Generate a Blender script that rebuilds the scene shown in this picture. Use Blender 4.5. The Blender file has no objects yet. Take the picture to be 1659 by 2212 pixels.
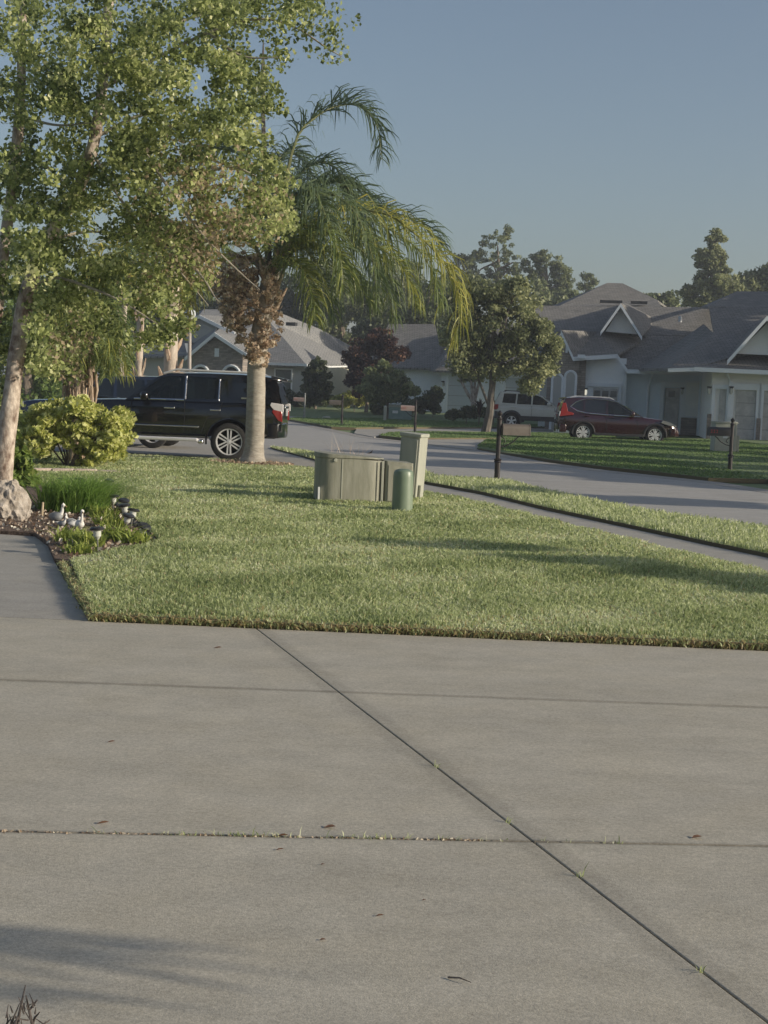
import bpy, bmesh, math, random
import numpy as np
from mathutils import Vector, Matrix
from mathutils.geometry import tessellate_polygon
R = math.radians
rng = np.random.default_rng(7)
random.seed(7)
scene = bpy.context.scene
C = scene.collection

# ---------------------------------------------------------------- camera
F = 3250.0; W0, H0 = 1659.0, 2212.0; EYE = 1.55
PITCH = math.atan(260 / F); ROLL = R(2.3)
fwd = Vector((0, math.cos(PITCH), -math.sin(PITCH)))
r0 = Vector((1, 0, 0)); u0 = Vector((0, math.sin(PITCH), math.cos(PITCH)))
rt = r0 * math.cos(ROLL) + u0 * math.sin(ROLL)
up = u0 * math.cos(ROLL) - r0 * math.sin(ROLL)
cam = bpy.data.cameras.new('camera'); co = bpy.data.objects.new('camera', cam); C.objects.link(co)
co.matrix_world = Matrix(((rt.x, up.x, -fwd.x, 0), (rt.y, up.y, -fwd.y, 0), (rt.z, up.z, -fwd.z, EYE), (0, 0, 0, 1)))
cam.sensor_fit = 'HORIZONTAL'; cam.sensor_width = 36; cam.lens = 36 * F / W0
cam.clip_start = 0.05; cam.clip_end = 3000
scene.camera = co
# ---------------------------------------------------------------- light
SUN_EL = R(17); SUN_AZ = R(106)          # azimuth clockwise from +Y
world = bpy.data.worlds.new('World'); scene.world = world; world.use_nodes = True
wn = world.node_tree
sky = wn.nodes.new('ShaderNodeTexSky'); sky.sky_type = 'NISHITA'; sky.sun_disc = False
sky.sun_elevation = SUN_EL; sky.sun_rotation = SUN_AZ
sky.air_density = 1.0; sky.dust_density = 1.7; sky.ozone_density = 2.2
bg = wn.nodes['Background']; bg.inputs[1].default_value = 0.112
hs = wn.nodes.new('ShaderNodeHueSaturation'); hs.inputs['Saturation'].default_value = .84; hs.inputs['Value'].default_value = 1.0
wn.links.new(sky.outputs[0], hs.inputs['Color']); wn.links.new(hs.outputs[0], bg.inputs[0])
sl = bpy.data.lights.new('sun', 'SUN'); sl.energy = 5.0; sl.angle = R(0.6); sl.color = (1.0, 0.89, 0.72)
so = bpy.data.objects.new('sun', sl); C.objects.link(so)
sdir = Vector((math.sin(SUN_AZ) * math.cos(SUN_EL), math.cos(SUN_AZ) * math.cos(SUN_EL), math.sin(SUN_EL)))
so.rotation_euler = (-sdir).to_track_quat('-Z', 'Y').to_euler(); so.location = sdir * 60
scene.view_settings.view_transform = 'Standard'; scene.view_settings.look = 'None'
scene.view_settings.exposure = -0.06; scene.view_settings.gamma = 1

# ---------------------------------------------------------------- pixel -> world (1659 x 2212 photograph grid)
def ray(px, py):
    return fwd + rt * ((px - W0 / 2) / F) + up * (-(py - H0 / 2) / F)
def G(px, py, z=0.0):
    d = ray(px, py); t = (z - EYE) / d.z
    return Vector((d.x * t, d.y * t, z))
def At(px, py, Y):
    d = ray(px, py); t = Y / d.y
    return Vector((d.x * t, Y, EYE + d.z * t))

# ---------------------------------------------------------------- materials
def nodes(name):
    m = bpy.data.materials.new(name); m.use_nodes = True
    return m, m.node_tree, m.node_tree.nodes['Principled BSDF']
def mat(name, c, rough=0.6, c2=None, scale=8.0, detail=4.0, bump=0.0, bscale=None, metal=0.0, stretch=None, coat=0.0, emit=None, mid=(0.35, 0.65)):
    m, t, p = nodes(name)
    p.inputs['Roughness'].default_value = rough; p.inputs['Metallic'].default_value = metal
    p.inputs['Coat Weight'].default_value = coat; p.inputs['Coat Roughness'].default_value = 0.05
    p.inputs['Base Color'].default_value = (*c, 1)
    tc = t.nodes.new('ShaderNodeTexCoord'); vec = tc.outputs['Object']
    if stretch:
        mp = t.nodes.new('ShaderNodeMapping'); mp.inputs['Scale'].default_value = stretch
        t.links.new(vec, mp.inputs[0]); vec = mp.outputs[0]
    if c2:
        n = t.nodes.new('ShaderNodeTexNoise'); n.inputs['Scale'].default_value = scale; n.inputs['Detail'].default_value = detail
        n.inputs['Roughness'].default_value = 0.65
        t.links.new(vec, n.inputs['Vector'])
        r = t.nodes.new('ShaderNodeValToRGB'); r.color_ramp.elements[0].color = (*c, 1); r.color_ramp.elements[1].color = (*c2, 1)
        r.color_ramp.elements[0].position = mid[0]; r.color_ramp.elements[1].position = mid[1]
        t.links.new(n.outputs[0], r.inputs[0]); t.links.new(r.outputs[0], p.inputs['Base Color'])
    if bump:
        n2 = t.nodes.new('ShaderNodeTexNoise'); n2.inputs['Scale'].default_value = bscale or scale * 4; n2.inputs['Detail'].default_value = 5
        t.links.new(vec, n2.inputs['Vector'])
        b = t.nodes.new('ShaderNodeBump'); b.inputs['Strength'].default_value = bump; b.inputs['Distance'].default_value = 0.02
        t.links.new(n2.outputs[0], b.inputs['Height']); t.links.new(b.outputs[0], p.inputs['Normal'])
    if emit:
        p.inputs['Emission Color'].default_value = (*emit[0], 1); p.inputs['Emission Strength'].default_value = emit[1]
    return m
def leafmat(name, cols, trans=0.35, rough=0.5, gain=1.7):
    cols = [tuple(min(.78, v * gain) for v in c) for c in cols]; trans = min(.5, trans + .1)
    m, t, p = nodes(name)
    a = t.nodes.new('ShaderNodeAttribute'); a.attribute_name = 'tint'
    r = t.nodes.new('ShaderNodeValToRGB')
    els = r.color_ramp.elements
    while len(els) < len(cols): els.new(0.5)
    for i, c in enumerate(cols):
        els[i].position = i / (len(cols) - 1); els[i].color = (*c, 1)
    t.links.new(a.outputs['Fac'], r.inputs[0]); t.links.new(r.outputs[0], p.inputs['Base Color'])
    p.inputs['Roughness'].default_value = rough; p.inputs['Specular IOR Level'].default_value = 0.35
    tr = t.nodes.new('ShaderNodeBsdfTranslucent'); mx = t.nodes.new('ShaderNodeMixShader'); mx.inputs[0].default_value = trans
    t.links.new(r.outputs[0], tr.inputs[0]); t.links.new(p.outputs[0], mx.inputs[1]); t.links.new(tr.outputs[0], mx.inputs[2])
    t.links.new(mx.outputs[0], t.nodes['Material Output'].inputs[0])
    return m
def brickmat(name, c1, c2, mortar, bw, bh, ms=0.01, bump=0.4, rough=0.85, offs=0.5, rot=None, noise=0.5):
    m, t, p = nodes(name)
    tc = t.nodes.new('ShaderNodeTexCoord'); mp = t.nodes.new('ShaderNodeMapping')
    if rot: mp.inputs['Rotation'].default_value = rot
    t.links.new(tc.outputs['Object'], mp.inputs[0])
    b = t.nodes.new('ShaderNodeTexBrick'); b.inputs['Scale'].default_value = 1.0
    b.inputs['Color1'].default_value = (*c1, 1); b.inputs['Color2'].default_value = (*c2, 1); b.inputs['Mortar'].default_value = (*mortar, 1)
    b.inputs['Mortar Size'].default_value = ms; b.inputs['Brick Width'].default_value = bw; b.inputs['Row Height'].default_value = bh
    b.offset = offs
    t.links.new(mp.outputs[0], b.inputs['Vector'])
    n = t.nodes.new('ShaderNodeTexNoise'); n.inputs['Scale'].default_value = 3.0; n.inputs['Detail'].default_value = 6
    t.links.new(tc.outputs['Object'], n.inputs['Vector'])
    mx = t.nodes.new('ShaderNodeMix'); mx.data_type = 'RGBA'; mx.blend_type = 'MULTIPLY'; mx.inputs[0].default_value = noise
    t.links.new(b.outputs[0], mx.inputs[6]); t.links.new(n.outputs[0], mx.inputs[7])
    t.links.new(mx.outputs[2], p.inputs['Base Color']); p.inputs['Roughness'].default_value = rough
    bp = t.nodes.new('ShaderNodeBump'); bp.inputs['Strength'].default_value = bump; bp.inputs['Distance'].default_value = 0.02
    t.links.new(b.outputs[0], bp.inputs['Height']); t.links.new(bp.outputs[0], p.inputs['Normal'])
    return m
def concrete(name, base, joint=None, extra=()):
    m, t, p = nodes(name); L = t.links
    tc = t.nodes.new('ShaderNodeTexCoord'); v = tc.outputs['Object']
    def noise(s, d, stretch=None, rough=0.6):
        n = t.nodes.new('ShaderNodeTexNoise'); n.inputs['Scale'].default_value = s; n.inputs['Detail'].default_value = d; n.inputs['Roughness'].default_value = rough
        if stretch:
            mp = t.nodes.new('ShaderNodeMapping'); mp.inputs['Scale'].default_value = stretch; mp.inputs['Rotation'].default_value = (0, 0, R(4)); L.new(v, mp.inputs[0]); L.new(mp.outputs[0], n.inputs['Vector'])
        else: L.new(v, n.inputs['Vector'])
        return n.outputs[0]
    def ramp(src, p0, c0, p1, c1):
        r = t.nodes.new('ShaderNodeMapRange'); r.inputs[1].default_value = p0; r.inputs[2].default_value = p1; r.inputs[3].default_value = c0; r.inputs[4].default_value = c1
        L.new(src, r.inputs[0]); return r.outputs[0]
    def mul(a, b):
        k = t.nodes.new('ShaderNodeMath'); k.operation = 'MULTIPLY'; L.new(a, k.inputs[0]); L.new(b, k.inputs[1]); return k.outputs[0]
    f = mul(ramp(noise(1.3, 12, (0.55, 1.9, 1), .72), 0.3, 0.86, 0.7, 1.10), ramp(noise(170, 4, None, .8), 0.25, 0.70, 0.75, 1.24))
    f = mul(f, ramp(noise(.55, 3, (1, 1, 1), .5), .60, 1.0, .74, .88))
    f = mul(f, ramp(noise(75, 2, None, .5), .3, .84, .7, 1.10))
    f = mul(f, ramp(noise(46, 6, (.6, 1.2, 1), .8), .3, .90, .7, 1.08))
    f = mul(f, ramp(noise(26, 3, (1, 1, 1), .6), .70, 1.0, .80, .72))
    f = mul(f, ramp(noise(5, 6), 0.3, 0.92, 0.7, 1.07))
    f = mul(f, ramp(noise(38, 2, (1, 1, 1), 0.8), 0.66, 1.0, 0.76, 0.80))
    def line(nx, ny, cc, wd, dk):
        sp = t.nodes.new('ShaderNodeSeparateXYZ'); L.new(v, sp.inputs[0])
        a = t.nodes.new('ShaderNodeMath'); a.operation = 'MULTIPLY'; a.inputs[1].default_value = nx; L.new(sp.outputs[0], a.inputs[0])
        b = t.nodes.new('ShaderNodeMath'); b.operation = 'MULTIPLY_ADD'; b.inputs[1].default_value = ny; L.new(sp.outputs[1], b.inputs[0]); L.new(a.outputs[0], b.inputs[2])
        s = t.nodes.new('ShaderNodeMath'); s.operation = 'SUBTRACT'; s.inputs[1].default_value = cc; L.new(b.outputs[0], s.inputs[0])
        q = t.nodes.new('ShaderNodeMath'); q.operation = 'ABSOLUTE'; L.new(s.outputs[0], q.inputs[0])
        w = t.nodes.new('ShaderNodeMath'); w.operation = 'MULTIPLY_ADD'; w.inputs[1].default_value = wd * 1.2; L.new(noise(14, 3), w.inputs[0]); L.new(q.outputs[0], w.inputs[2])
        return ramp(w.outputs[0], wd * .9, dk, wd * 1.9, 1.0)
    if joint:
        nx, ny, cc, wd = joint
        sp = t.nodes.new('ShaderNodeSeparateXYZ'); L.new(v, sp.inputs[0])
        a = t.nodes.new('ShaderNodeMath'); a.operation = 'MULTIPLY'; a.inputs[1].default_value = nx; L.new(sp.outputs[0], a.inputs[0])
        b = t.nodes.new('ShaderNodeMath'); b.operation = 'MULTIPLY_ADD'; b.inputs[1].default_value = ny; L.new(sp.outputs[1], b.inputs[0]); L.new(a.outputs[0], b.inputs[2])
        s = t.nodes.new('ShaderNodeMath'); s.operation = 'SUBTRACT'; s.inputs[1].default_value = cc; L.new(b.outputs[0], s.inputs[0])
        q = t.nodes.new('ShaderNodeMath'); q.operation = 'ABSOLUTE'; L.new(s.outputs[0], q.inputs[0])
        w = t.nodes.new('ShaderNodeMath'); w.operation = 'MULTIPLY_ADD'; w.inputs[1].default_value = 0.10; L.new(noise(9, 3), w.inputs[0]); L.new(q.outputs[0], w.inputs[2])
        f = mul(f, ramp(w.outputs[0], wd, 0.84, wd + 0.05, 1.0))
        for (jx, jy, jcc, jw, jd) in extra: f = mul(f, line(jx, jy, jcc, jw, jd))
    cm = t.nodes.new('ShaderNodeMix'); cm.data_type = 'RGBA'
    L.new(ramp(noise(2.3, 4), 0.4, 0.0, 0.7, 1.0), cm.inputs[0])
    cm.inputs[6].default_value = (*base, 1); cm.inputs[7].default_value = (base[0] * 1.0, base[1] * 0.985, base[2] * 0.95, 1)
    vm = t.nodes.new('ShaderNodeVectorMath'); vm.operation = 'SCALE'
    L.new(cm.outputs[2], vm.inputs[0]); L.new(f, vm.inputs['Scale']); L.new(vm.outputs[0], p.inputs['Base Color'])
    p.inputs['Roughness'].default_value = 0.85
    bp = t.nodes.new('ShaderNodeBump'); bp.inputs['Strength'].default_value = 0.35; bp.inputs['Distance'].default_value = 0.004
    L.new(noise(160, 4), bp.inputs['Height']); L.new(bp.outputs[0], p.inputs['Normal'])
    return m
def glassmat(name, tint, alpha):
    m, t, p = nodes(name)
    p.inputs['Base Color'].default_value = (*tint, 1); p.inputs['Roughness'].default_value = 0.03
    p.inputs['Specular IOR Level'].default_value = 0.6
    tr = t.nodes.new('ShaderNodeBsdfTransparent'); tr.inputs[0].default_value = (0.5, 0.55, 0.53, 1)
    mx = t.nodes.new('ShaderNodeMixShader'); mx.inputs[0].default_value = alpha
    t.links.new(p.outputs[0], mx.inputs[1]); t.links.new(tr.outputs[0], mx.inputs[2])
    t.links.new(mx.outputs[0], t.nodes['Material Output'].inputs[0]); return m

M = {}
M['soil'] = mat('soil', (0.05, 0.035, 0.022), 0.95, (0.10, 0.075, 0.05), 6)
M['mulch'] = mat('mulch', (0.05, 0.032, 0.022), 0.95, (0.22, 0.15, 0.11), 28, bump=1.0, bscale=40)
M['turf'] = mat('turf', (0.22, 0.25, 0.11), 0.95, (0.38, 0.40, 0.21), 14, 6, bump=0.8, bscale=60)
def soil_sides(m):
    t = m.node_tree; p = t.nodes['Principled BSDF']; lk = p.inputs['Base Color'].links[0]; src = lk.from_socket
    g = t.nodes.new('ShaderNodeNewGeometry'); sp = t.nodes.new('ShaderNodeSeparateXYZ'); t.links.new(g.outputs['True Normal'], sp.inputs[0])
    st = t.nodes.new('ShaderNodeMath'); st.operation = 'GREATER_THAN'; st.inputs[1].default_value = .5; t.links.new(sp.outputs[2], st.inputs[0])
    mx = t.nodes.new('ShaderNodeMix'); mx.data_type = 'RGBA'; mx.inputs[6].default_value = (.15, .12, .07, 1)
    t.links.new(st.outputs[0], mx.inputs[0]); t.links.new(src, mx.inputs[7]); t.links.new(mx.outputs[2], p.inputs['Base Color'])
M['turf_far'] = mat('turf_far', (0.12, 0.17, 0.07), 0.95, (0.21, 0.26, 0.11), 3.0, 8, bump=0.7, bscale=25)
soil_sides(M['turf']); soil_sides(M['turf_far'])
M['street'] = concrete('street_concrete', (0.41, 0.395, 0.375))
M['walk'] = concrete('walk_concrete', (0.395, 0.375, 0.34))
M['bark'] = mat('bark', (0.10, 0.075, 0.055), 0.9, (0.26, 0.21, 0.17), 6, bump=1.0, bscale=18, stretch=(1, 1, 0.35))
M['birch'] = mat('birch', (0.15, 0.10, 0.075), 0.85, (0.62, 0.54, 0.46), 9, bump=0.8, bscale=20, stretch=(1, 1, 0.6))
M['darkbark'] = mat('dark_bark', (0.07, 0.06, 0.05), 0.9, (0.17, 0.15, 0.13), 6, bump=1.0, bscale=18, stretch=(1, 1, 0.35))
M['twig'] = mat('twig', (0.28, 0.24, 0.19), 0.8, (0.42, 0.38, 0.31), 10)
M['palmtrunk'] = mat('palm_trunk', (0.26, 0.23, 0.19), 0.85, (0.40, 0.365, 0.31), 5, bump=0.6, bscale=14, stretch=(1, 1, 2.5))
M['boot'] = mat('palm_boot', (0.30, 0.20, 0.14), 0.85, (0.50, 0.40, 0.30), 9, bump=0.5)
M['white'] = mat('white_trim', (0.66, 0.67, 0.66), 0.6, (0.72, 0.73, 0.72), 3)
M['chrome'] = mat('chrome', (0.75, 0.75, 0.76), 0.14, metal=1.0)
M['alloy'] = mat('alloy', (0.74, 0.74, 0.75), 0.32, metal=0.35)
M['tyre'] = mat('tyre', (0.015, 0.015, 0.015), 0.85, (0.03, 0.028, 0.026), 20)
M['blackplastic'] = mat('black_plastic', (0.018, 0.018, 0.02), 0.55, (0.03, 0.03, 0.032), 12)
M['interior'] = mat('interior', (0.012, 0.012, 0.014), 0.8)
M['well'] = mat('wheel_well', (0.006, 0.006, 0.006), 0.9)
M['plate'] = mat('plate_white', (.40, .41, .42), .4)
M['redlamp'] = mat('red_lamp', (0.30, 0.012, 0.012), 0.12, coat=1)
M['clearlamp'] = mat('clear_lamp', (0.72, 0.69, 0.69), 0.35, coat=.4)
M['headlamp'] = mat('head_lamp', (0.20, 0.205, 0.21), 0.08, coat=1)
M['glass'] = glassmat('window_tint', (0.012, 0.016, 0.018), 0.30)
M['glass_dark'] = mat('privacy_glass', (0.012, 0.016, 0.022), 0.04, coat=0.5)
M['pane'] = mat('window_pane', (0.10, 0.115, 0.12), 0.06, (0.17, 0.185, 0.18), 1.2)
M['metal_black'] = mat('black_metal', (0.015, 0.015, 0.017), 0.4, (0.03, 0.022, 0.022), 14)

# ---------------------------------------------------------------- mesh building
class MB:
    def __init__(s): s.v = []; s.f = []
    def add(s, vs, fs):
        n = len(s.v); s.v += [tuple(x) for x in vs]; s.f += [tuple(i + n for i in q) for q in fs]; return s
    def box(s, x0, x1, y0, y1, z0, z1, T=None):
        vs = [Vector(p) for p in ((x0, y0, z0), (x1, y0, z0), (x1, y1, z0), (x0, y1, z0), (x0, y0, z1), (x1, y0, z1), (x1, y1, z1), (x0, y1, z1))]
        if T: vs = [T(v) for v in vs]
        return s.add(vs, [(0, 3, 2, 1), (4, 5, 6, 7), (0, 1, 5, 4), (1, 2, 6, 5), (2, 3, 7, 6), (3, 0, 4, 7)])
    def slab(s, pts, z0, z1):
        """prism from a plan polygon; z1 may be a list"""
        n = len(pts); zt = z1 if isinstance(z1, (list, tuple)) else [z1] * n
        a = sum(pts[i][0] * pts[(i + 1) % n][1] - pts[(i + 1) % n][0] * pts[i][1] for i in range(n))
        if a < 0: pts = pts[::-1]; zt = zt[::-1]
        vs = [(p[0], p[1], z0) for p in pts] + [(p[0], p[1], z) for p, z in zip(pts, zt)]
        tri = tessellate_polygon([[Vector((p[0], p[1], 0)) for p in pts]])
        fs = []
        for t3 in tri:
            a, b, c = t3; A, B, D = [Vector((pts[i][0], pts[i][1])) for i in (a, b, c)]
            if (B - A).cross(D - A) < 0: a, b, c = a, c, b
            fs.append((a + n, b + n, c + n)); fs.append((c, b, a))
        fs += [(i, (i + 1) % n, (i + 1) % n + n, i + n) for i in range(n)]
        return s.add(vs, fs)
    def poly(s, pts, thick=None, off=None):
        """polygon with thickness along off vector"""
        n = len(pts); off = Vector(off) * (thick or 1)
        vs = [Vector(p) for p in pts]; vs += [v - off for v in vs]
        tri = tessellate_polygon([vs[:n]])
        fs = [tuple(q) for q in tri] + [tuple(i + n for i in q[::-1]) for q in tri]
        fs += [(i, i + n, (i + 1) % n + n, (i + 1) % n) for i in range(n)]
        return s.add(vs, fs)
    def tube(s, pts, rad, seg=8, cap=True, flat=1.0):
        pts = [Vector(p) for p in pts]; n = len(pts)
        if not isinstance(rad, (list, tuple)): rad = [rad] * n
        vs = []; fs = []; prev = None
        for i, p in enumerate(pts):
            d = (pts[min(i + 1, n - 1)] - pts[max(i - 1, 0)]).normalized()
            if prev is None: a = d.cross(Vector((0.13, 0.91, 0.37))).normalized()
            else: a = (prev - d * prev.dot(d)).normalized()
            prev = a; b = d.cross(a)
            for k in range(seg):
                th = 2 * math.pi * k / seg
                vs.append(p + (a * math.cos(th) + b * math.sin(th) * flat) * rad[i])
        for i in range(n - 1):
            for k in range(seg):
                k2 = (k + 1) % seg; fs.append((i * seg + k, i * seg + k2, (i + 1) * seg + k2, (i + 1) * seg + k))
        if cap: fs.append(tuple(range(seg - 1, -1, -1))); fs.append(tuple((n - 1) * seg + k for k in range(seg)))
        return s.add(vs, fs)
    def lathe(s, prof, c=(0, 0, 0), seg=20, axis='z', close=False):
        vs = []; fs = []; n = len(prof); c = Vector(c)
        for k in range(seg):
            th = 2 * math.pi * k / seg
            for (r, h) in prof:
                if axis == 'z': v = Vector((r * math.cos(th), r * math.sin(th), h))
                else: v = Vector((r * math.cos(th), h, r * math.sin(th)))
                vs.append(c + v)
        m = n if close else n - 1
        for k in range(seg):
            k2 = (k + 1) % seg
            for i in range(m):
                j = (i + 1) % n
                q = (k * n + i, k2 * n + i, k2 * n + j, k * n + j)
                fs.append(q if axis == 'z' else q[::-1])
        return s.add(vs, fs)
    def loft(s, rings, capends=True):
        m = len(rings[0]); vs = [v for r_ in rings for v in r_]; fs = []
        for i in range(len(rings) - 1):
            for k in range(m):
                k2 = (k + 1) % m; fs.append((i * m + k, i * m + k2, (i + 1) * m + k2, (i + 1) * m + k))
        if capends: fs.append(tuple(range(m - 1, -1, -1))); fs.append(tuple((len(rings) - 1) * m + k for k in range(m)))
        return s.add(vs, fs)
    def mesh(s, name, origin=(0, 0, 0)):
        me = bpy.data.meshes.new(name); o = Vector(origin)
        me.from_pydata([tuple(Vector(v) - o) for v in s.v], [], s.f); me.update(); return me

def put(name, me, m, parent=None, smooth=True, angle=32, bevel=0.0):
    o = bpy.data.objects.new(name, me); C.objects.link(o)
    if m: me.materials.append(m)
    if smooth:
        me.polygons.foreach_set('use_smooth', [True] * len(me.polygons)); me.set_sharp_from_angle(angle=R(angle))
    if bevel:
        b = o.modifiers.new('bevel', 'BEVEL'); b.width = bevel; b.segments = 2; b.limit_method = 'ANGLE'; b.angle_limit = R(35)
    if parent: o.parent = parent
    return o
def fixnormals(me):
    bm = bmesh.new(); bm.from_mesh(me); bmesh.ops.recalc_face_normals(bm, faces=bm.faces); bm.to_mesh(me); bm.free()
class Thing:
    def __init__(s, name, label, cat, loc=(0, 0, 0), rot=0, group=None, local=False):
        s.o = bpy.data.objects.new(name, None); C.objects.link(s.o); s.o.empty_display_size = 0.2
        s.o.location = loc; s.o.rotation_euler = (0, 0, rot); s.off = Vector((0, 0, 0)) if local else Vector(loc)
        s.o['label'] = label; s.o['category'] = cat
        if group: s.o['group'] = group
    def part(s, name, mb, m, parent=None, smooth=True, angle=32, bevel=0.0, label=None, fix=True):
        me = mb.mesh(name, s.off) if isinstance(mb, MB) else mb
        if fix: fixnormals(me)
        o = put(name, me, m, parent or s.o, smooth, angle, bevel)
        if label: o['label'] = label
        return o
def single(name, mb, m, label, cat, origin=(0, 0, 0), group=None, **k):
    me = mb.mesh(name, origin) if isinstance(mb, MB) else mb
    if isinstance(mb, MB): fixnormals(me)
    o = put(name, me, m, None, **k); o.location = origin; o['label'] = label; o['category'] = cat
    if group: o['group'] = group
    return o
def clone(root, loc, rot=None, label=None, scale=None):
    r = root.copy(); C.objects.link(r); r.location = loc
    if rot is not None: r.rotation_euler = (0, 0, rot)
    if label: r['label'] = label
    if scale: r.scale = scale if hasattr(scale, '__len__') else (scale,) * 3
    for ch in list(root.children):
        c = ch.copy(); C.objects.link(c); c.parent = r
        for g in list(ch.children):
            d = g.copy(); C.objects.link(d); d.parent = c
    return r
def struct(name, mb, m, **k):
    me = mb.mesh(name) if isinstance(mb, MB) else mb
    o = put(name, me, m, None, **k); o['kind'] = 'structure'; return o

# numpy mesh of many small faces with a per-face tint
def npmesh(name, V, quads=None, tris=None, tq=None, tt=None):
    me = bpy.data.meshes.new(name); V = np.asarray(V, np.float32)
    nq = 0 if quads is None else len(quads); nt = 0 if tris is None else len(tris)
    me.vertices.add(len(V)); me.vertices.foreach_set('co', V.ravel())
    loops = np.concatenate([np.asarray(quads).ravel() if nq else np.zeros(0, int), np.asarray(tris).ravel() if nt else np.zeros(0, int)]).astype(np.int32)
    me.loops.add(len(loops)); me.loops.foreach_set('vertex_index', loops)
    me.polygons.add(nq + nt)
    st = np.concatenate([np.arange(nq) * 4, nq * 4 + np.arange(nt) * 3]).astype(np.int32)
    me.polygons.foreach_set('loop_start', st)
    me.update(calc_edges=True)
    tint = np.concatenate([tq if nq else np.zeros(0), tt if nt else np.zeros(0)]).astype(np.float32)
    a = me.attributes.new('tint', 'FLOAT', 'FACE'); a.data.foreach_set('value', np.clip(tint, 0, 1))
    return me
def leaves(P, size, tint, elong=1.6, droop=0.3, up_bias=0.4):
    """rhombic, slightly folded leaves at points P"""
    n = len(P); size = np.broadcast_to(size, (n,)) * rng.uniform(0.7, 1.3, n)
    d = rng.normal(size=(n, 3)); d[:, 2] -= droop; d /= np.linalg.norm(d, axis=1)[:, None]
    nn = rng.normal(size=(n, 3)); nn[:, 2] += up_bias
    s = np.cross(d, nn); s /= np.linalg.norm(s, axis=1)[:, None] + 1e-9
    nrm = np.cross(s, d)
    L = (size * elong * 0.5)[:, None]; Wd = (size * 0.5)[:, None]
    b = P - d * L; tip = P + d * L - nrm * L * 0.25
    l = P - s * Wd - nrm * Wd * 0.35 - d * L * 0.1; r = P + s * Wd - nrm * Wd * 0.35 - d * L * 0.1
    V = np.stack([b, r, tip, l], 1).reshape(-1, 3)
    i = np.arange(n)[:, None] * 4
    T = np.concatenate([i + [0, 1, 2], i + [0, 2, 3]], 1).reshape(-1, 3)
    return V, T, np.repeat(tint, 2)
def leafmesh(name, P, size, tint, origin, **k):
    V, T, tt = leaves(np.asarray(P), size, np.asarray(tint), **k)
    return npmesh(name, V - np.asarray(origin), tris=T, tt=tt)
def inpoly(P, poly):
    x, y = P[:, 0], P[:, 1]; ins = np.zeros(len(P), bool); n = len(poly)
    for i in range(n):
        x1, y1 = poly[i][:2]; x2, y2 = poly[(i + 1) % n][:2]
        c = ((y1 > y) != (y2 > y)) & (x < (x2 - x1) * (y - y1) / (y2 - y1 + 1e-12) + x1); ins ^= c
    return ins
def blades(P, h, w, tint, lean=0.5):
    n = len(P); th = rng.uniform(0, 2 * math.pi, n); ph = rng.uniform(0, 2 * math.pi, n)
    h = np.broadcast_to(h, (n,)) * rng.uniform(0.6, 1.25, n); w = np.broadcast_to(w, (n,)) * rng.uniform(0.7, 1.2, n)
    s = np.stack([np.cos(th), np.sin(th), np.zeros(n)], 1) * (w / 2)[:, None]
    l = np.stack([np.cos(ph), np.sin(ph), np.zeros(n)], 1) * (h * np.abs(rng.normal(0, lean, n)))[:, None]
    z = np.zeros((n, 3)); z[:, 2] = h
    m = P + z * 0.6 + l * 0.35; t = P + z * rng.uniform(0.75, 1.0, n)[:, None] + l * 1.1
    V = np.stack([P - s, P + s, m + s * 0.9, m - s * 0.9, t], 1).reshape(-1, 3)
    i = np.arange(n)[:, None] * 5
    return V, i + [0, 1, 2, 3], i + [3, 2, 4], tint
def grassobj(name, P, h, w, tint, m, parent=None, lean=0.5, origin=(0, 0, 0)):
    V, q, t, tt = blades(P, h, w, tint, lean)
    me = npmesh(name, V - np.asarray(origin), q, t, tt, tt); return me

# ================================================================ SETTING
Z_STREET, Z_WALK, Z_DRIVE = -0.02, 0.0, 0.004
gm = MB().add([(-900, -60, -0.06), (900, -60, -0.06), (900, 1500, -0.06), (-900, 1500, -0.06)], [(0, 1, 2, 3)])
struct('ground', gm, M['turf_far'], smooth=False)
# rising ground under the far houses
rise = MB(); ys = [(81, -0.03), (85, 0.12), (90, 0.32), (95, 0.42), (160, 0.5), (400, 0.5)]
rise.add([(x, y, z) for y, z in ys for x in (-260, 260)], [(2 * i, 2 * i + 1, 2 * i + 3, 2 * i + 2) for i in range(len(ys) - 1)])
struct('rising_ground', rise, M['turf_far'], smooth=False)
def gp(*pp): return [G(x, y).xy for x, y in pp]
# street (concrete)
near = [(1900, 1180), (1659, 1147), (1414, 1113), (1280, 1087), (1157, 1060), (1097, 1043), (943, 1034), (917, 1023), (683, 981), (584, 968)]
far = [(614, 906), (716, 926), (808, 944), (1030, 970), (1186, 998), (1316, 1015), (1488, 1033), (1562, 1041), (1659, 1056), (1900, 1092)]
sp = gp(*near) + [(-14, 41), (-40, 47), (-40, 62), (-14, 66)] + gp(*far)
n0 = gp((1900, 1180))[0]; f0 = gp((1900, 1092))[0]
sp = [(n0.x + 9, n0.y - 22)] + sp + [(f0.x + 9, f0.y - 22)]
struct('street', MB().slab(sp, -0.05, Z_STREET), M['street'], smooth=False)
M['gutter_c'] = concrete('gutter_concrete', (0.36, 0.335, 0.305))
def strip(px_line, w, name, sgn):
    pts = [Vector(p) for p in gp(*px_line)]; inn = []
    for i, p in enumerate(pts):
        d = (pts[min(i + 1, len(pts) - 1)] - pts[max(i - 1, 0)]).normalized(); inn.append(p + Vector((-d.y, d.x)) * w * sgn)
    mb = MB()
    for i in range(len(pts) - 1): mb.slab([pts[i], pts[i + 1], inn[i + 1], inn[i]], Z_STREET - .01, Z_STREET + .005)
    struct(name, mb, M['gutter_c'], smooth=False)
strip(near, .42, 'gutter', -1); strip(far, .55, 'far_gutter', -1)
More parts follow.
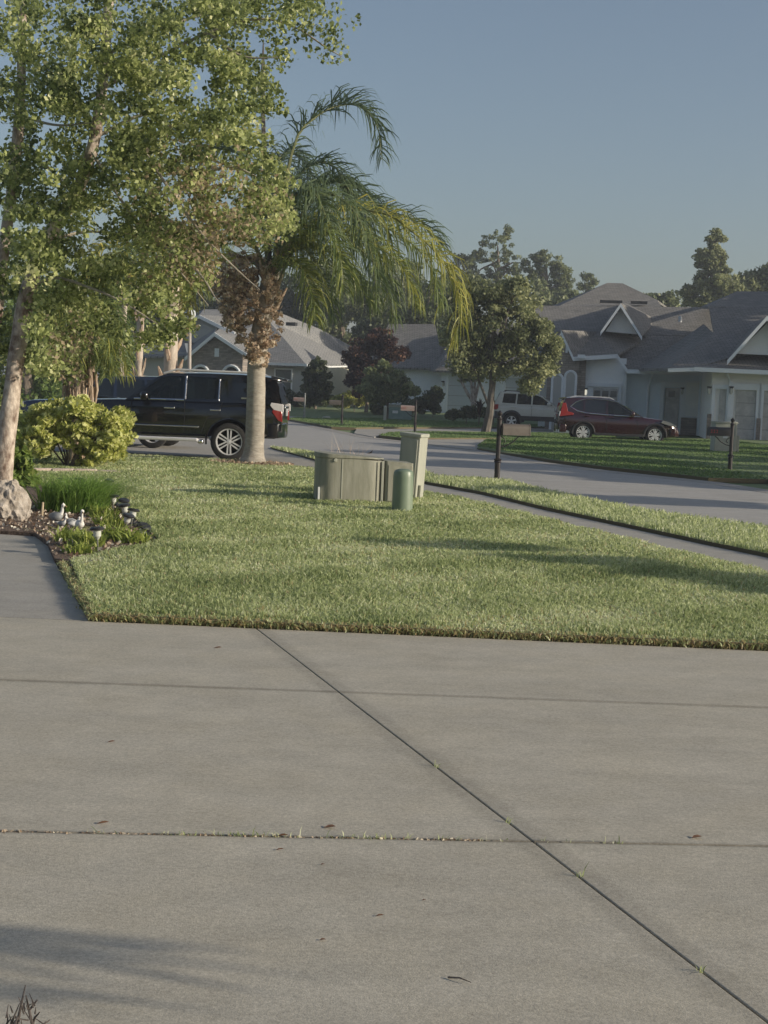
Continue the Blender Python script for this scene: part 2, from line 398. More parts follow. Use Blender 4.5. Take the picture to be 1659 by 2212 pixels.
# sidewalk
swn = [(1900, 1310), (1659, 1248), (1428, 1190), (1226, 1140), (1060, 1097), (925, 1068), (690, 1019), (586, 1003)]
swf = [(560, 966), (683, 998), (917, 1046), (1042, 1069), (1176, 1102), (1377, 1145), (1529, 1178), (1659, 1205), (1900, 1258)]
a = gp((1900, 1310))[0]; b = gp((1900, 1258))[0]
struct('sidewalk', MB().slab([(a.x + 3, a.y - 9)] + gp(*swn) + gp(*swf) + [(b.x + 3, b.y - 9)], -0.05, Z_WALK), M['walk'], smooth=False)
# neighbour driveway under the black vehicle
nd = gp((690, 1017), (560, 1006), (400, 994), (250, 986), (0, 978), (-700, 965), (-700, 930), (250, 940), (590, 962), (690, 985))
struct('neighbor_driveway', MB().slab(nd, -0.05, Z_DRIVE), M['walk'], smooth=False)
# far driveways and walk
struct('far_driveway', MB().slab(gp((870, 950), (1000, 949), (1300, 951), (1560, 955), (1800, 960), (1800, 965), (1480, 957), (1200, 953), (1060, 957), (1030, 972), (950, 963)), -0.05, Z_DRIVE), M['walk'], smooth=False)
struct('far_driveway_apron', MB().slab(gp((765, 936), (770, 927), (1050, 926), (1300, 926), (1320, 936), (1050, 935), (900, 934), (838, 937), (808, 944)), -0.05, Z_DRIVE), M['walk'], smooth=False)
struct('far_sidewalk', MB().slab(gp((500, 900), (640, 903), (714, 905), (815, 904), (980, 903), (1100, 903), (1100, 898), (975, 899), (700, 899), (500, 896)), -0.05, 0.006), M['walk'], smooth=False)
# our driveway: panels with open joints
def lineG(p, q): a = G(*p).xy; b = G(*q).xy; return a, (b - a).normalized()
def isect(l1, l2):
    (a, d), (b, e) = l1, l2; k = d.x * e.y - d.y * e.x; t = ((b.x - a.x) * e.y - (b.y - a.y) * e.x) / k; return a + d * t
FRONT = lineG((190, 1343), (1659, 1408)); H1 = lineG((0, 1470), (1659, 1530)); H2 = lineG((0, 1798), (1659, 1830))
V1 = lineG((555, 1360), (1430, 2035))
def off(l, s): a, d = l; return a + Vector((-d.y, d.x)) * s, d
nv = Vector((-V1[1].y, V1[1].x)); jc = nv.dot(V1[0])
M['drive'] = concrete('drive_concrete', (0.47, 0.435, 0.362), (nv.x, nv.y, jc, 0.10), [(-H1[1].y, H1[1].x, Vector((-H1[1].y, H1[1].x)).dot(H1[0]), .035, .66), (-H2[1].y, H2[1].x, Vector((-H2[1].y, H2[1].x)).dot(H2[0]), .02, .55)])
LX = (Vector((-14, 0)), Vector((0, 1))); RX = (Vector((14, 0)), Vector((0, 1)))
H3 = (H2[0] - Vector((0, 2.6)), H2[1]); H4 = (H3[0] - Vector((0, 6)), H3[1])
V0 = off(V1, 3.1) if off(V1, 3.1)[0].x < V1[0].x else off(V1, -3.1)
rows = [(FRONT, H1, 0, .005), (H1, H2, .005, .007), (H2, H3, .007, .008), (H3, H4, .008, 0)]
dm = MB()
sv = 1 if off(V1, 1)[0].x > V1[0].x else -1
for top, bot, gt, gb in rows:
    st = off(top, -gt) if off(top, -1)[0].y < top[0].y else off(top, gt)
    sb = off(bot, gb) if off(bot, 1)[0].y > bot[0].y else off(bot, -gb)
    for l, r in ((LX, off(V1, -sv * .0045)), (off(V1, sv * .0045), RX)):
        dm.slab([isect(st, l), isect(st, r), isect(sb, r), isect(sb, l)], -0.05, Z_DRIVE)
drive = struct('driveway', dm, M['drive'], smooth=False)
bv = drive.modifiers.new('bevel', 'BEVEL'); bv.width = 0.003; bv.segments = 2
struct('joint_bed', MB().add([(-14, -14, -0.012), (14, -14, -0.012), (14, 9.4, -0.012), (-14, 9.4, -0.012)], [(0, 1, 2, 3)]), M['soil'], smooth=False)
# front walkway on the left
wk = gp((188, 1340.5), (118, 1215), (103, 1180), (75, 1159), (0, 1154)) + [(-9, 14.2), (-9, 9.62)]
wk = [Vector(p) for p in wk]; wk[-1] = Vector((-9, isect(FRONT, (Vector((-9, 0)), Vector((0, 1)))).y + 0.012)); wk[0] = isect(FRONT, (G(150, 1270).xy, (G(188, 1340).xy - G(150, 1270).xy).normalized())) + Vector((0, 0.012))
struct('walkway', MB().slab(wk, -0.05, Z_DRIVE + .001), M['walk'], smooth=False)

# ---------------------------------------------------------------- lawns
frontL = isect(FRONT, (G(150, 1270).xy, (G(188, 1340).xy - G(150, 1270).xy).normalized()))
frR = isect(FRONT, RX)
lawn_px = [(1900, 1312), (1659, 1250), (1428, 1192), (1226, 1142), (1060, 1099), (925, 1071), (690, 1021), (586, 1006), (540, 1004), (400, 995), (250, 987), (0, 979), (-350, 968)]
bed_px = [(-350, 1040), (0, 1048), (100, 1054), (225, 1066), (246, 1082), (262, 1100), (300, 1137), (346, 1180), (215, 1210), (152, 1224)]
lawn = [frontL + Vector((0.03, 0.02)), Vector((frR.x - 5, isect(FRONT, (Vector((9, 0)), Vector((0, 1)))).y + 0.02))] + gp(*lawn_px) + gp(*bed_px)
lawn = [Vector(p) for p in lawn]
struct('lawn', MB().slab(lawn, -0.05, 0.050), M['turf'], smooth=False)
bed = gp(*bed_px)[::-1] + gp((-350, 1150), (0, 1154), (75, 1159), (103, 1180), (118, 1215))[0:5]
bed = gp(*bed_px) + gp((118, 1217), (103, 1181), (75, 1160), (0, 1155), (-350, 1150))
struct('garden_bed', MB().slab(bed, -0.05, 0.042), M['mulch'], smooth=False)
grassm = leafmat('grass_blades', [(0.38, 0.28, 0.16), (0.40, 0.34, 0.18), (0.15, 0.20, 0.075), (0.34, 0.39, 0.175), (0.50, 0.54, 0.30), (0.66, 0.68, 0.47)], 0.4, 0.42, 1.24)
def scatter(poly, dens_fn, zone):
    x0, x1, y0, y1 = zone; out = []
    y = y0
    while y < y1:
        dy = 0.5; d = dens_fn(y + dy / 2); hw0, hw1 = x0(y), x1(y)
        n = int(d * dy * max(0, hw1 - hw0)); p = np.stack([rng.uniform(hw0, hw1, n), rng.uniform(y, y + dy, n), np.zeros(n)], 1)
        out.append(p[inpoly(p, poly)]); y += dy
    return np.concatenate(out)
def dens(y): return 5200 * (10 / max(y, 10)) ** 1.9
P = scatter(lawn, dens, (lambda y: -0.29 * y - 0.3, lambda y: 0.27 * y + 0.5, 9.3, 33))
P[:, 2] = 0.048
yf = np.interp(P[:, 0], [frontL.x, 9], [frontL.y, lawn[1].y]); de = P[:, 1] - yf
patch = sum(np.sin(P[:, 0] * a_ + P[:, 1] * b_ + c_) for a_, b_, c_ in ((1.7, .6, 0), (-.9, 1.3, 2), (3.1, -2.2, 1), (.4, 2.9, 4), (5.3, 1.1, .5), (-4.1, 4.7, 3))) / 6
tint = np.clip(rng.normal(0.66, 0.14, len(P)) + 0.22 * patch, 0.38, 1)
brown = (rng.random(len(P)) < .7 * np.clip(1.0 - de / 0.10, 0, 1)); tint[brown] = rng.uniform(0, 0.3, brown.sum())
dark = (de > 0.10) & (de < 0.55) & (rng.random(len(P)) < 0.5); tint[dark] -= 0.08
dead = rng.random(len(P)) < 0.03 + .10 * np.clip(patch, 0, 1); tint[dead] = rng.uniform(0.05, 0.25, dead.sum())
sc_ = np.clip(P[:, 1] / 10, 1, 3)
hh = 0.044 * (1 + 0.3 * np.sin(P[:, 0] * 5) * np.sin(P[:, 1] * 4) - .35 * patch) * np.where(de < 0.1, 0.55, 1.0)
me = grassobj('lawn_grass', P, hh * (0.9 + 0.1 * sc_), 0.0085 * sc_, tint, grassm, lean=0.75)
# matted brown runners spilling over the clipped edge
ne = 9000; u_ = rng.uniform(frontL.x, 4.2, ne); yb_ = np.interp(u_, [frontL.x, 9], [frontL.y, lawn[1].y])
wa, wb = G(188, 1340).xy, G(125, 1226).xy; n2 = 2200; w_ = rng.random(n2)
Pe = np.concatenate([np.stack([u_, yb_ + rng.normal(.020, .012, ne), rng.uniform(.0, .03, ne)], 1), np.stack([wa.x + (wb.x - wa.x) * w_ + rng.normal(.035, .016, n2), wa.y + (wb.y - wa.y) * w_, rng.uniform(.0, .045, n2)], 1)])
te = np.where(rng.random(len(Pe)) < .5, rng.uniform(0, .28, len(Pe)), rng.uniform(.5, .85, len(Pe)))
me2 = grassobj('edge_thatch', Pe, .032, .009, te, grassm, lean=1.1)
o = put('edge_thatch', me2, grassm, smooth=False); o['kind'] = 'stuff'; o['label'] = 'matted brown thatch along the clipped lawn edge'
o = put('lawn_grass', me, grassm, smooth=False); o['kind'] = 'stuff'; o['label'] = 'sunlit green lawn grass with browned clipped edge beside the driveway'
# grass verge between sidewalk and street
verge = gp(*[(1900, 1256), (1659, 1203), (1529, 1176), (1377, 1143), (1176, 1100), (1042, 1067), (917, 1044), (683, 996), (590, 971)]) + gp(*near[::-1])
struct('verge', MB().slab(verge, -0.05, 0.035), M['turf'], smooth=False)
P = scatter(verge, lambda y: dens(y) * 0.8, (lambda y: -0.15 * y, lambda y: 0.28 * y + 0.5, 13, 40)); P[:, 2] = 0.03
t_ = np.clip(rng.normal(0.72, 0.14, len(P)), 0.3, 1); me = grassobj('verge_grass', P, 0.055 + 0.03 * rng.random(len(P)), 0.011 * np.clip(P[:, 1] / 14, 1, 2.4), t_, grassm, lean=0.6)
o = put('verge_grass', me, grassm, smooth=False); o['kind'] = 'stuff'; o['label'] = 'strip of pale green grass between the sidewalk and the street'
# far lawns
farg = leafmat('far_grass', [(0.14, 0.13, 0.07), (0.06, 0.095, 0.035), (0.085, 0.13, 0.045), (0.13, 0.18, 0.07)], 0.3, 0.7, 2.0)
wedge_px = [(1030, 970), (1050, 957), (1200, 953), (1480, 955), (1800, 962), (1900, 1075), (1659, 1040), (1530, 1036), (1488, 1031), (1400, 1021), (1316, 1013), (1186, 996)]
wz = [.03, .10, .14, .16, .16, .06, .05, .04, .04, .04, .04, .04]
wpts = gp(*wedge_px)
struct('front_lawn', MB().slab(wpts, -0.05, wz), M['turf_far'], smooth=False)
stripb = gp((818, 943), (842, 937), (900, 935), (1000, 936), (1142, 937), (1330, 939), (1330, 950), (1072, 949), (950, 949), (870, 949))
lawnc = gp((617, 907), (640, 904), (714, 906), (815, 905), (975, 904), (1200, 904), (1200, 925), (1042, 926), (815, 926), (768, 927), (716, 925))
struct('grass_island', MB().slab(stripb, -0.05, .05), M['turf_far'], smooth=False)
struct('far_lawn', MB().slab(lawnc, -0.05, .06), M['turf_far'], smooth=False)
for nm, poly, z, zone, dn in (('front_lawn_grass', wpts, .06, (0, 14, 28, 60), 260), ('grass_island_grass', stripb, .05, (-2, 11, 45, 66), 160), ('far_lawn_grass', lawnc, .06, (-8, 14, 60, 95), 90)):
    n = int(dn * (zone[1] - zone[0]) * (zone[3] - zone[2])); p = np.stack([rng.uniform(zone[0], zone[1], n), rng.uniform(zone[2], zone[3], n), np.full(n, z)], 1)
    p = p[inpoly(p, poly)]
    if nm == 'front_lawn_grass': p[:, 2] = 0.03 + np.clip((p[:, 1] - 30) / 25, 0, 1) * 0.11
    me = grassobj(nm, p, 0.045, 0.03, np.clip(rng.normal(.55, .2, len(p)), .1, 1), farg, lean=.8)
    o = put(nm, me, farg, smooth=False); o['kind'] = 'stuff'

# ================================================================ UTILITY BOXES
M['utilgreen'] = mat('utility_green', (0.215, 0.215, 0.165), 0.6, (0.32, 0.315, 0.26), 3.5, 6, bump=0.1, stretch=(3, 3, 0.5))
M['utildark'] = mat('utility_dark', (0.20, 0.24, 0.18), 0.5, (0.28, 0.31, 0.24), 4, stretch=(3, 3, .6))
M['utilpale'] = mat('utility_pale', (0.34, 0.345, 0.29), 0.55, (0.40, 0.405, 0.34), 3, 5, stretch=(3, 3, 0.6))
M['utilteal'] = mat('utility_teal', (0.15, 0.20, 0.14), 0.4, (0.19, 0.24, 0.175), 6, 4, stretch=(2, 2, 0.4))
def roundrect(x0, x1, y0, y1, r, seg=5):
    pts = []
    for cx, cy, a0 in ((x1 - r, y0 + r, -90), (x1 - r, y1 - r, 0), (x0 + r, y1 - r, 90), (x0 + r, y0 + r, 180)):
        for k in range(seg + 1):
            a = R(a0 + 90 * k / seg); pts.append((cx + r * math.cos(a), cy + r * math.sin(a)))
    return pts
bl = G(700, 1093); br = G(886, 1099); ang = -math.atan2(0.05, 1) + math.atan2(br.y - bl.y, br.x - bl.x)
t = Thing('transformer_cabinet', 'wide weathered olive green utility cabinet with rounded corner on the lawn', 'utility cabinet', (bl.x, bl.y, 0.03), R(9), local=True)
wl = 0.80; wr = 1.19
def topz(x): return 0.665 - 0.06 * x
def cab(x0, x1, y0, y1, r, z0, dz, mb):
    pts = roundrect(x0, x1, y0, y1, r, 6); mb.slab(pts, z0, [topz(p[0]) + dz for p in pts]); return mb
t.part('body', cab(-0.10, wl, 0.0, 0.62, 0.21, 0, -0.03, MB()), M['utilgreen'], bevel=0.006)
t.part('lid', cab(-0.112, wl + .012, -0.012, 0.632, 0.14, 0.64 - 0.05, 0.0, MB()) if False else MB().slab(roundrect(-0.112, wl + .012, -0.012, 0.632, 0.22, 6), topz(wl) - 0.005, [topz(p[0]) + .008 for p in roundrect(-0.112, wl + .012, -0.012, 0.632, 0.22, 6)]), M['utilgreen'], bevel=0.006)
t.part('side_compartment', cab(wl + .014, wr, 0.02, 0.56, 0.03, 0, -0.02, MB()), M['utilgreen'], bevel=0.006)
t.part('door_panel', MB().box(wl + .05, wr - .02, 0.008, 0.02, 0.06, topz(1.05) - 0.06), M['utilgreen'], bevel=0.003)
t.part('door_seam', MB().box(wl - .045, wl - .012, -0.010, 0.0, 0.01, topz(.8) - 0.02), M['utilpale'], bevel=0.003)
t.part('seam_strip', MB().box(0.22, 0.235, -0.006, 0.0, 0.03, topz(.2) - 0.05), M['utilpale'])
t.part('lock_cover', MB().lathe([(0, -.02), (.022, -.018), (.026, 0)], (0.13, 0, 0.585), 12, 'y'), M['utilpale'])
t.part('marker_plate', MB().box(-0.085, -0.060, 0.02, 0.06, 0.0, 0.22), M['white'])
p_ = G(850, 1112)
t = Thing('cable_pedestal', 'round-topped green cylinder pedestal in front of the cabinets', 'cable pedestal', (G(868, 1113).x, G(868, 1113).y, 0.015), local=True)
rr = 0.128
prof = [(0, .575), (.05, .573), (.09, .562), (.115, .545), (.124, .52), (rr, .47), (rr + .004, .05)]
t.part('cover', MB().lathe(prof, (0, 0, 0), 32), M['utilteal'])
t.part('base_collar', MB().lathe([(rr + .004, .055), (rr + .012, .05), (rr + .012, 0), (0, 0)], (0, 0, 0), 32), M['utildark'])
b_ = G(893, 1085)
t = Thing('meter_pedestal', 'tall narrow pale grey-green utility pedestal leaning behind the cabinet', 'utility pedestal', (b_.x - .06, b_.y + .05, 0.0), R(-28), local=True)
t.o.rotation_euler = (R(0.5), R(3.0), R(-24)); t.o.scale = (1.12, 1.1, 1)
t.part('housing', MB().box(-.135, .135, -.13, .13, 0, .955), M['utilpale'], bevel=.012)
t.part('cap', MB().box(-.15, .15, -.148, .14, .93, .985), M['utilpale'], bevel=.012)
t.part('door', MB().box(-.105, .105, -.142, -.13, .12, .90), M['utilpale'], bevel=.004)
t.part('latch', MB().box(.06, .085, -.152, -.142, .42, .50), M['utildark'])
t.part('conduit', MB().tube([(.16, -.06, 0), (.16, -.06, .26)], .02, 8), M['utilpale'])
lf_ = G(808, 1090); tz_ = topz(.62) + .04
dl = Vector((bl.x, bl.y, .03)) + Vector((.62 * math.cos(R(9)) - .2 * math.sin(R(9)), .62 * math.sin(R(9)) + .2 * math.cos(R(9)), tz_ + .012))
single('fallen_leaf', MB().add([dl + Vector(v) for v in ((-.05, 0, 0), (-.01, .03, .012), (.04, .01, .05), (.02, -.02, .008), (0, 0, 0))], [(0, 4, 1), (1, 4, 2), (2, 4, 3), (3, 4, 0)]), mat('curled_leaf', (.14, .08, .05), .8, (.22, .14, .09), 40), 'curled brown leaf lying on top of the weathered cabinet', 'fallen leaf', tuple(dl), smooth=False)
# far utility boxes
q = G(1543, 983)
t = Thing('green_transformer_box', 'pale teal utility box behind the black mailbox on the right lawn', 'utility box', (q.x, q.y + .1, 0.08), local=True)
t.part('body', MB().box(0, .68, 0, .6, 0, .92), M['utilpale'], bevel=.02); t.part('lid', MB().box(-.02, .70, -.02, .62, .90, .97), M['utilpale'], bevel=.015)
t.part('warning_sticker', MB().box(.26, .40, -.006, -.001, .45, .53), M['white'])
t.part('side_fin', MB().box(.70, .80, .1, .5, 0, .55), M['utilpale'], bevel=.01)
q = G(835, 908)
t = Thing('teal_transformer_box', 'low teal utility box with pale lid behind the far mailbox', 'utility box', (q.x, q.y, 0.05), local=True)
tealm = mat('teal_paint', (0.16, 0.24, 0.22), .6, (0.22, 0.30, 0.27), 4)
t.part('body', MB().box(0.1, 1.35, 0, .9, 0, .70), tealm, bevel=.03); t.part('lid', MB().box(.08, 1.37, -.02, .92, .68, .82), M['utilpale'], bevel=.03)
t.part('sticker', MB().box(.3, .6, -.008, -.002, .35, .5), M['white'])
q = G(831, 911); single('marker_post', MB().box(q.x - .08, q.x + .08, q.y, q.y + .12, 0, .80), M['utilpale'], 'short pale square post at the left end of the teal utility box', 'marker post', (q.x, q.y, 0), bevel=.02)
q = G(705, 906); single('valve_box', MB().lathe([(0, .17), (.16, .16), (.2, .1), (.17, 0)], (q.x, q.y, 0), 12), M['utilpale'], 'small pale utility cover on the edge of the far lawn', 'utility cover', (q.x, q.y, 0))

# ================================================================ MAILBOXES
def mailbox(px, py, label, side, k=1.0, boxcol=None, postm=None, rot=0, group='mailboxes on posts along the street', hgt=1.3, numcol=None):
    p = G(px, py)
    t = Thing('mailbox', label, 'mailbox', (p.x, p.y, 0.0), rot, group, local=True)
    pm = postm or M['metal_black']; s = side; z = hgt
    post = MB().tube([(0, 0, 0), (0, 0, z * .30)], .052, 10)
    post.tube([(0, 0, z * .28), (0, 0, z * .9)], .042, 10)
    t.part('post', post, pm)
    t.part('post_collar', MB().lathe([(.045, z * .27), (.075, z * .28), (.06, z * .30), (.075, z * .32), (.045, z * .335)], (0, 0, 0), 12), pm)
    t.part('base_flare', MB().lathe([(.09, 0), (.085, .03), (.05, .06)], (0, 0, 0), 12), pm)
    t.part('finial', MB().lathe([(.042, z * .86), (.05, z * .88), (.03, z * .9), (.028, z * .92), (.046, z * .945), (.046, z * .965), (.02, z * .99), (0, z)], (0, 0, 0), 12), pm)
    # box with arched top, length along x
    ring = lambda x: [(x, y_, z_) for y_, z_ in [(-.085, 0), (.085, 0), (.085, .13)] + [(.085 * math.cos(a), .13 + .075 * math.sin(a)) for a in np.linspace(.3, math.pi - .3, 7)] + [(-.085, .13)]]
    zb = z * .66; L = .50
    b = MB().loft([[(s * v[0], v[1], v[2] + zb) for v in ring(.05)], [(s * v[0], v[1], v[2] + zb) for v in ring(.05 + L)]])
    t.part('box', b, boxcol or M['blackplastic'], angle=50)
    t.part('box_door', MB().loft([[(s * v[0], v[1] * 1.04, v[2] * 1.03 + zb) for v in ring(.05 + L)], [(s * v[0], v[1] * 1.04, v[2] * 1.03 + zb) for v in ring(.05 + L + .02)]]), boxcol or M['blackplastic'], angle=50)
    sc = MB().tube([(s * .0, 0, zb - .22), (s * .12, 0, zb - .20), (s * .26, 0, zb - .13), (s * .36, 0, zb - .03), (s * .40, 0, zb - .01)], .012, 6)
    sc.tube([(s * .02, 0, zb - .02), (s * .10, 0, zb - .06), (s * .13, 0, zb - .12), (s * .09, 0, zb - .15)], .01, 6)
    t.part('scroll_bracket', sc, pm)
    if numcol: 
        nb = MB()
        for i_ in range(3):
            x_ = s * (.52 - i_ * .065)
            nb.box(min(x_, x_ - s * .01), max(x_, x_ - s * .01), -.089, -.086, zb + .07, zb + .14); nb.box(x_ - .022, x_ + .022, -.089, -.086, zb + .13, zb + .142); nb.box(x_ - .022, x_ + .022, -.089, -.086, zb + .07, zb + .08)
        t.part('house_number', nb, numcol)
    return t
greybox = mat('mailbox_bronze', (0.10, 0.085, 0.07), 0.5, (0.14, 0.12, 0.10), 9)
pinkbox = mat('mailbox_faded', (0.26, 0.19, 0.17), 0.6, (0.33, 0.24, 0.21), 9)
rednum = mat('red_number', (0.42, 0.04, 0.04), .5); fadednum = mat('faded_red', (0.50, 0.17, 0.14), .5)
palepost = mat('pale_post', (0.22, 0.23, 0.22), 0.6, (0.28, 0.29, 0.28), 8)
mailbox(1073, 1042, 'brown metal mailbox on a turned dark post beside the street, nearest of the mailboxes', 1, boxcol=greybox, rot=R(14))
mailbox(1576, 1021, 'black mailbox with red numbers on black post in front of the right garage', -1, numcol=rednum, rot=R(8), hgt=1.27)
mailbox(657, 905, 'faded reddish mailbox on a pale post, farthest left across the street', -1, boxcol=pinkbox, postm=palepost, numcol=fadednum, hgt=1.33)
mailbox(738, 919, 'dark mailbox on black post before the yellow-green hedge', -1, boxcol=greybox, hgt=1.35)
mailbox(896, 937, 'mailbox with pinkish faded box in front of the teal utility box', -1, boxcol=pinkbox, numcol=fadednum, hgt=1.30)

# ================================================================ VEHICLES
def wheel(T, par, x, y, r, rimr, side, style, rimmat):
    s = side  # +1 outer face towards +y
    hub = Vector((x, y, r))
    w = T.part('wheel', MB().lathe([(rimr * .25, 0), (rimr * .95, 0)], hub - Vector((0, s * .10, 0)), 24, 'y'), M['well'], par)
    tw = .115
    prof = [(rimr, -tw), (r * .93, -tw * 1.02), (r * .985, -tw * .85), (r, -tw * .5), (r, tw * .5), (r * .985, tw * .85), (r * .93, tw * 1.02), (rimr, tw)]
    T.part('tyre', MB().lathe(prof, hub, 40, 'y', close=True), M['tyre'], w, angle=50)
    rm = MB()
    yo = s * tw * .9
    rm.lathe([(rimr * .90, yo - s * .03), (rimr * .93, yo), (rimr * 1.01, yo), (rimr * 1.01, yo - s * .06)], hub, 40, 'y')
    rm.lathe([(0, yo - s * .005), (rimr * .16, yo - s * .01), (rimr * .2, yo - s * .04)], hub, 16, 'y')
    def spoke(a, w0, w1, da=0):
        d = Vector((math.cos(a), 0, math.sin(a))); n = Vector((-math.sin(a), 0, math.cos(a)))
        o_ = n * da
        p = [hub + d * rimr * .15 + o_ * .7 + n * w0, hub + d * rimr * .93 + o_ + n * w1, hub + d * rimr * .93 + o_ - n * w1, hub + d * rimr * .15 + o_ * .7 - n * w0]
        rm.poly([q_ + Vector((0, yo - s * .012, 0)) for q_ in p], .03, (0, s, 0))
    if style == 'six':
        for k in range(6):
            for sg in (-1, 1): spoke(R(90 + 60 * k), .014, .016, sg * rimr * .13)
    elif style == 'five':
        for k in range(5):
            spoke(R(90 + 72 * k), .03, .022); spoke(R(90 + 72 * k + 20), .018, .012); spoke(R(90 + 72 * k - 20), .018, .012)
    else:
        for k in range(5): spoke(R(90 + 72 * k), .035, .045)
    T.part('rim', rm, rimmat, w, angle=40)

def cyl_cut(me, cuts, W):
    """cut wheel arches out of a body mesh"""
    o = bpy.data.objects.new('cut_body', me); C.objects.link(o); cs = []
    for (x, z, r) in cuts:
        cb = MB().lathe([(0, -W), (r, -W), (r, W), (0, W)], (x, 0, z), 36, 'y'); cm = cb.mesh('cutter'); fixnormals(cm)
        bm = bmesh.new(); bm.from_mesh(cm); bmesh.ops.remove_doubles(bm, verts=bm.verts, dist=1e-4); bmesh.ops.recalc_face_normals(bm, faces=bm.faces); bm.to_mesh(cm); bm.free()
        c_ = bpy.data.objects.new('cutter', cm); C.objects.link(c_); cs.append(c_)
        md = o.modifiers.new('b', 'BOOLEAN'); md.operation = 'DIFFERENCE'; md.object = c_; md.solver = 'EXACT'
    dg = bpy.context.evaluated_depsgraph_get(); dg.update()
    out = bpy.data.meshes.new_from_object(o.evaluated_get(dg))
    bpy.data.objects.remove(o)
    for c_ in cs: bpy.data.objects.remove(c_)
    return out

def interp(pts, x):
    xs = [p[0] for p in pts]; return float(np.interp(x, xs, [p[1] for p in pts]))
def vehicle(spec, label, cat, loc, rot, name='parked_car', group=None):
    T = Thing(name, label, cat, loc, rot, group, local=True)
    W = spec['W'] / 2; paint = spec['paint']; zb = spec['zb']
    top = spec['top']; wid = spec['wid']; bot = spec['bot']
    xs = sorted(set([p[0] for p in top] + [p[0] for p in bot] + [p[0] for p in wid] + list(np.linspace(top[0][0], top[-1][0], 15))))
    rings = []
    for x in xs:
        zt = interp(top, x); z0 = interp(bot, x); w = W * interp(wid, x); h = zt - z0
        half = [(w * .86, z0), (w * .965, z0 + .06 * h), (w * .985, z0 + .28 * h), (w * 1.0, z0 + .52 * h), (w * .995, z0 + .72 * h), (w * .965, z0 + .90 * h), (w * .92, z0 + .975 * h), (w * .80, zt), (w * .4, zt + .012)]
        ring = [(x, -a, b) for a, b in half[::-1]] + []
        ring = [(x, a, b) for a, b in half] + [(x, -a, b) for a, b in half[::-1]]
        rings.append(ring)
    me = MB().loft(rings).mesh('body'); fixnormals(me)
    me.materials.append(paint)
    me = cyl_cut(me, [(spec['xr'], spec['r'] + .0, spec['ar']), (spec['xf'], spec['r'], spec['ar'])], W * 1.3)
    body = put('body', me, None, T.o, True, 28)
    if not me.materials: me.materials.append(paint)
    # inner block hides the open wells
    T.part('underbody', MB().box(top[0][0] + .15, top[-1][0] - .2, -W * .70, W * .70, zb - .02, zb + .42), M['well'])
    # greenhouse side shells with window holes
    gh = spec['gh']; belt = spec['belt']; roofz = max(z for _, z in gh)
    yb, yr = W * .935, W * spec.get('tumble', .78)
    def side(x, z, s, o_=0.0):
        zb_ = interp(belt, x); f = (z - zb_) / (roofz - zb_); return Vector((x, s * (yb + (yr - yb) * f + o_), z))
    winpolys = spec['win']
    for s in (1, -1):
        loops = [[side(x, z, s) for x, z in gh]] + [[side(x, z, s) for x, z in w_['p']] for w_ in winpolys]
        flat = [v for lp in loops for v in lp]
        tri = tessellate_polygon([[Vector((v.x, v.z, 0)) for v in lp] for lp in loops])
        mb = MB().add(flat, [tuple(q_) for q_ in tri])
        sh = T.part('cabin_side', mb, paint, smooth=False)
        sm = sh.modifiers.new('s', 'SOLIDIFY'); sm.thickness = .03; sm.offset = 0
        for w_ in winpolys:
            n = len(w_['p'])
            g = T.part('window', MB().add([side(x, z, s, -.004) for x, z in w_['p']], [tuple(range(n))]), M['glass'] if w_.get('clear') else M['glass_dark'], smooth=False)
            if w_.get('trim'):
                pts = [side(x, z, s, .018) for x, z in w_['trim']]
                T.part('window_trim', MB().tube(pts, .018, 6), M['chrome'], g)
    # roof
    rp = spec['roof']; mb = MB(); rows_ = []
    for x, z in rp:
        rows_.append([Vector((x, y_ * yr * 1.0, z + .045 * (1 - y_ ** 2))) for y_ in (-1.0, -.9, -.6, 0, .6, .9, 1.0)])
    vs = [v for r_ in rows_ for v in r_]; nn = 7
    mb.add(vs, [(i * nn + k, i * nn + k + 1, (i + 1) * nn + k + 1, (i + 1) * nn + k) for i in range(len(rp) - 1) for k in range(nn - 1)])
    rf = T.part('roof', mb, paint, fix=False); sm = rf.modifiers.new('s', 'SOLIDIFY'); sm.thickness = .04; sm.offset = -1
    # front and rear glass
    fx0, fz0 = spec['ws'][0]; fx1, fz1 = spec['ws'][1]
    T.part('windshield', MB().add([(fx0, -yb * .93, fz0), (fx0, yb * .93, fz0), (fx1, yr * .96, fz1), (fx1, -yr * .96, fz1)], [(0, 1, 2, 3)]), M['glass'], smooth=False)
    (bx0, bz0), (bx1, bz1) = spec['rw']
    T.part('rear_window', MB().add([(bx0, -yb * .93, bz0), (bx0, yb * .93, bz0), (bx1, yr * .96, bz1), (bx1, -yr * .96, bz1)], [(0, 1, 2, 3)]), M['glass_dark'], smooth=False)
    for (sx, sz0, sz1) in spec.get('seats', []):
        for s in (1, -1):
            T.part('seat', MB().poly([(sx, s * .25 - .2, sz0), (sx + .5, s * .25 - .2, sz0), (sx + .5, s * .25 - .2, sz0 + .12), (sx + .12, s * .25 - .2, sz0 + .14), (sx - .12, s * .25 - .2, sz1), (sx - .26, s * .25 - .2, sz1), (sx - .16, s * .25 - .2, sz0 + .1)], .42, (0, -1, 0)), M['interior'], bevel=.03)
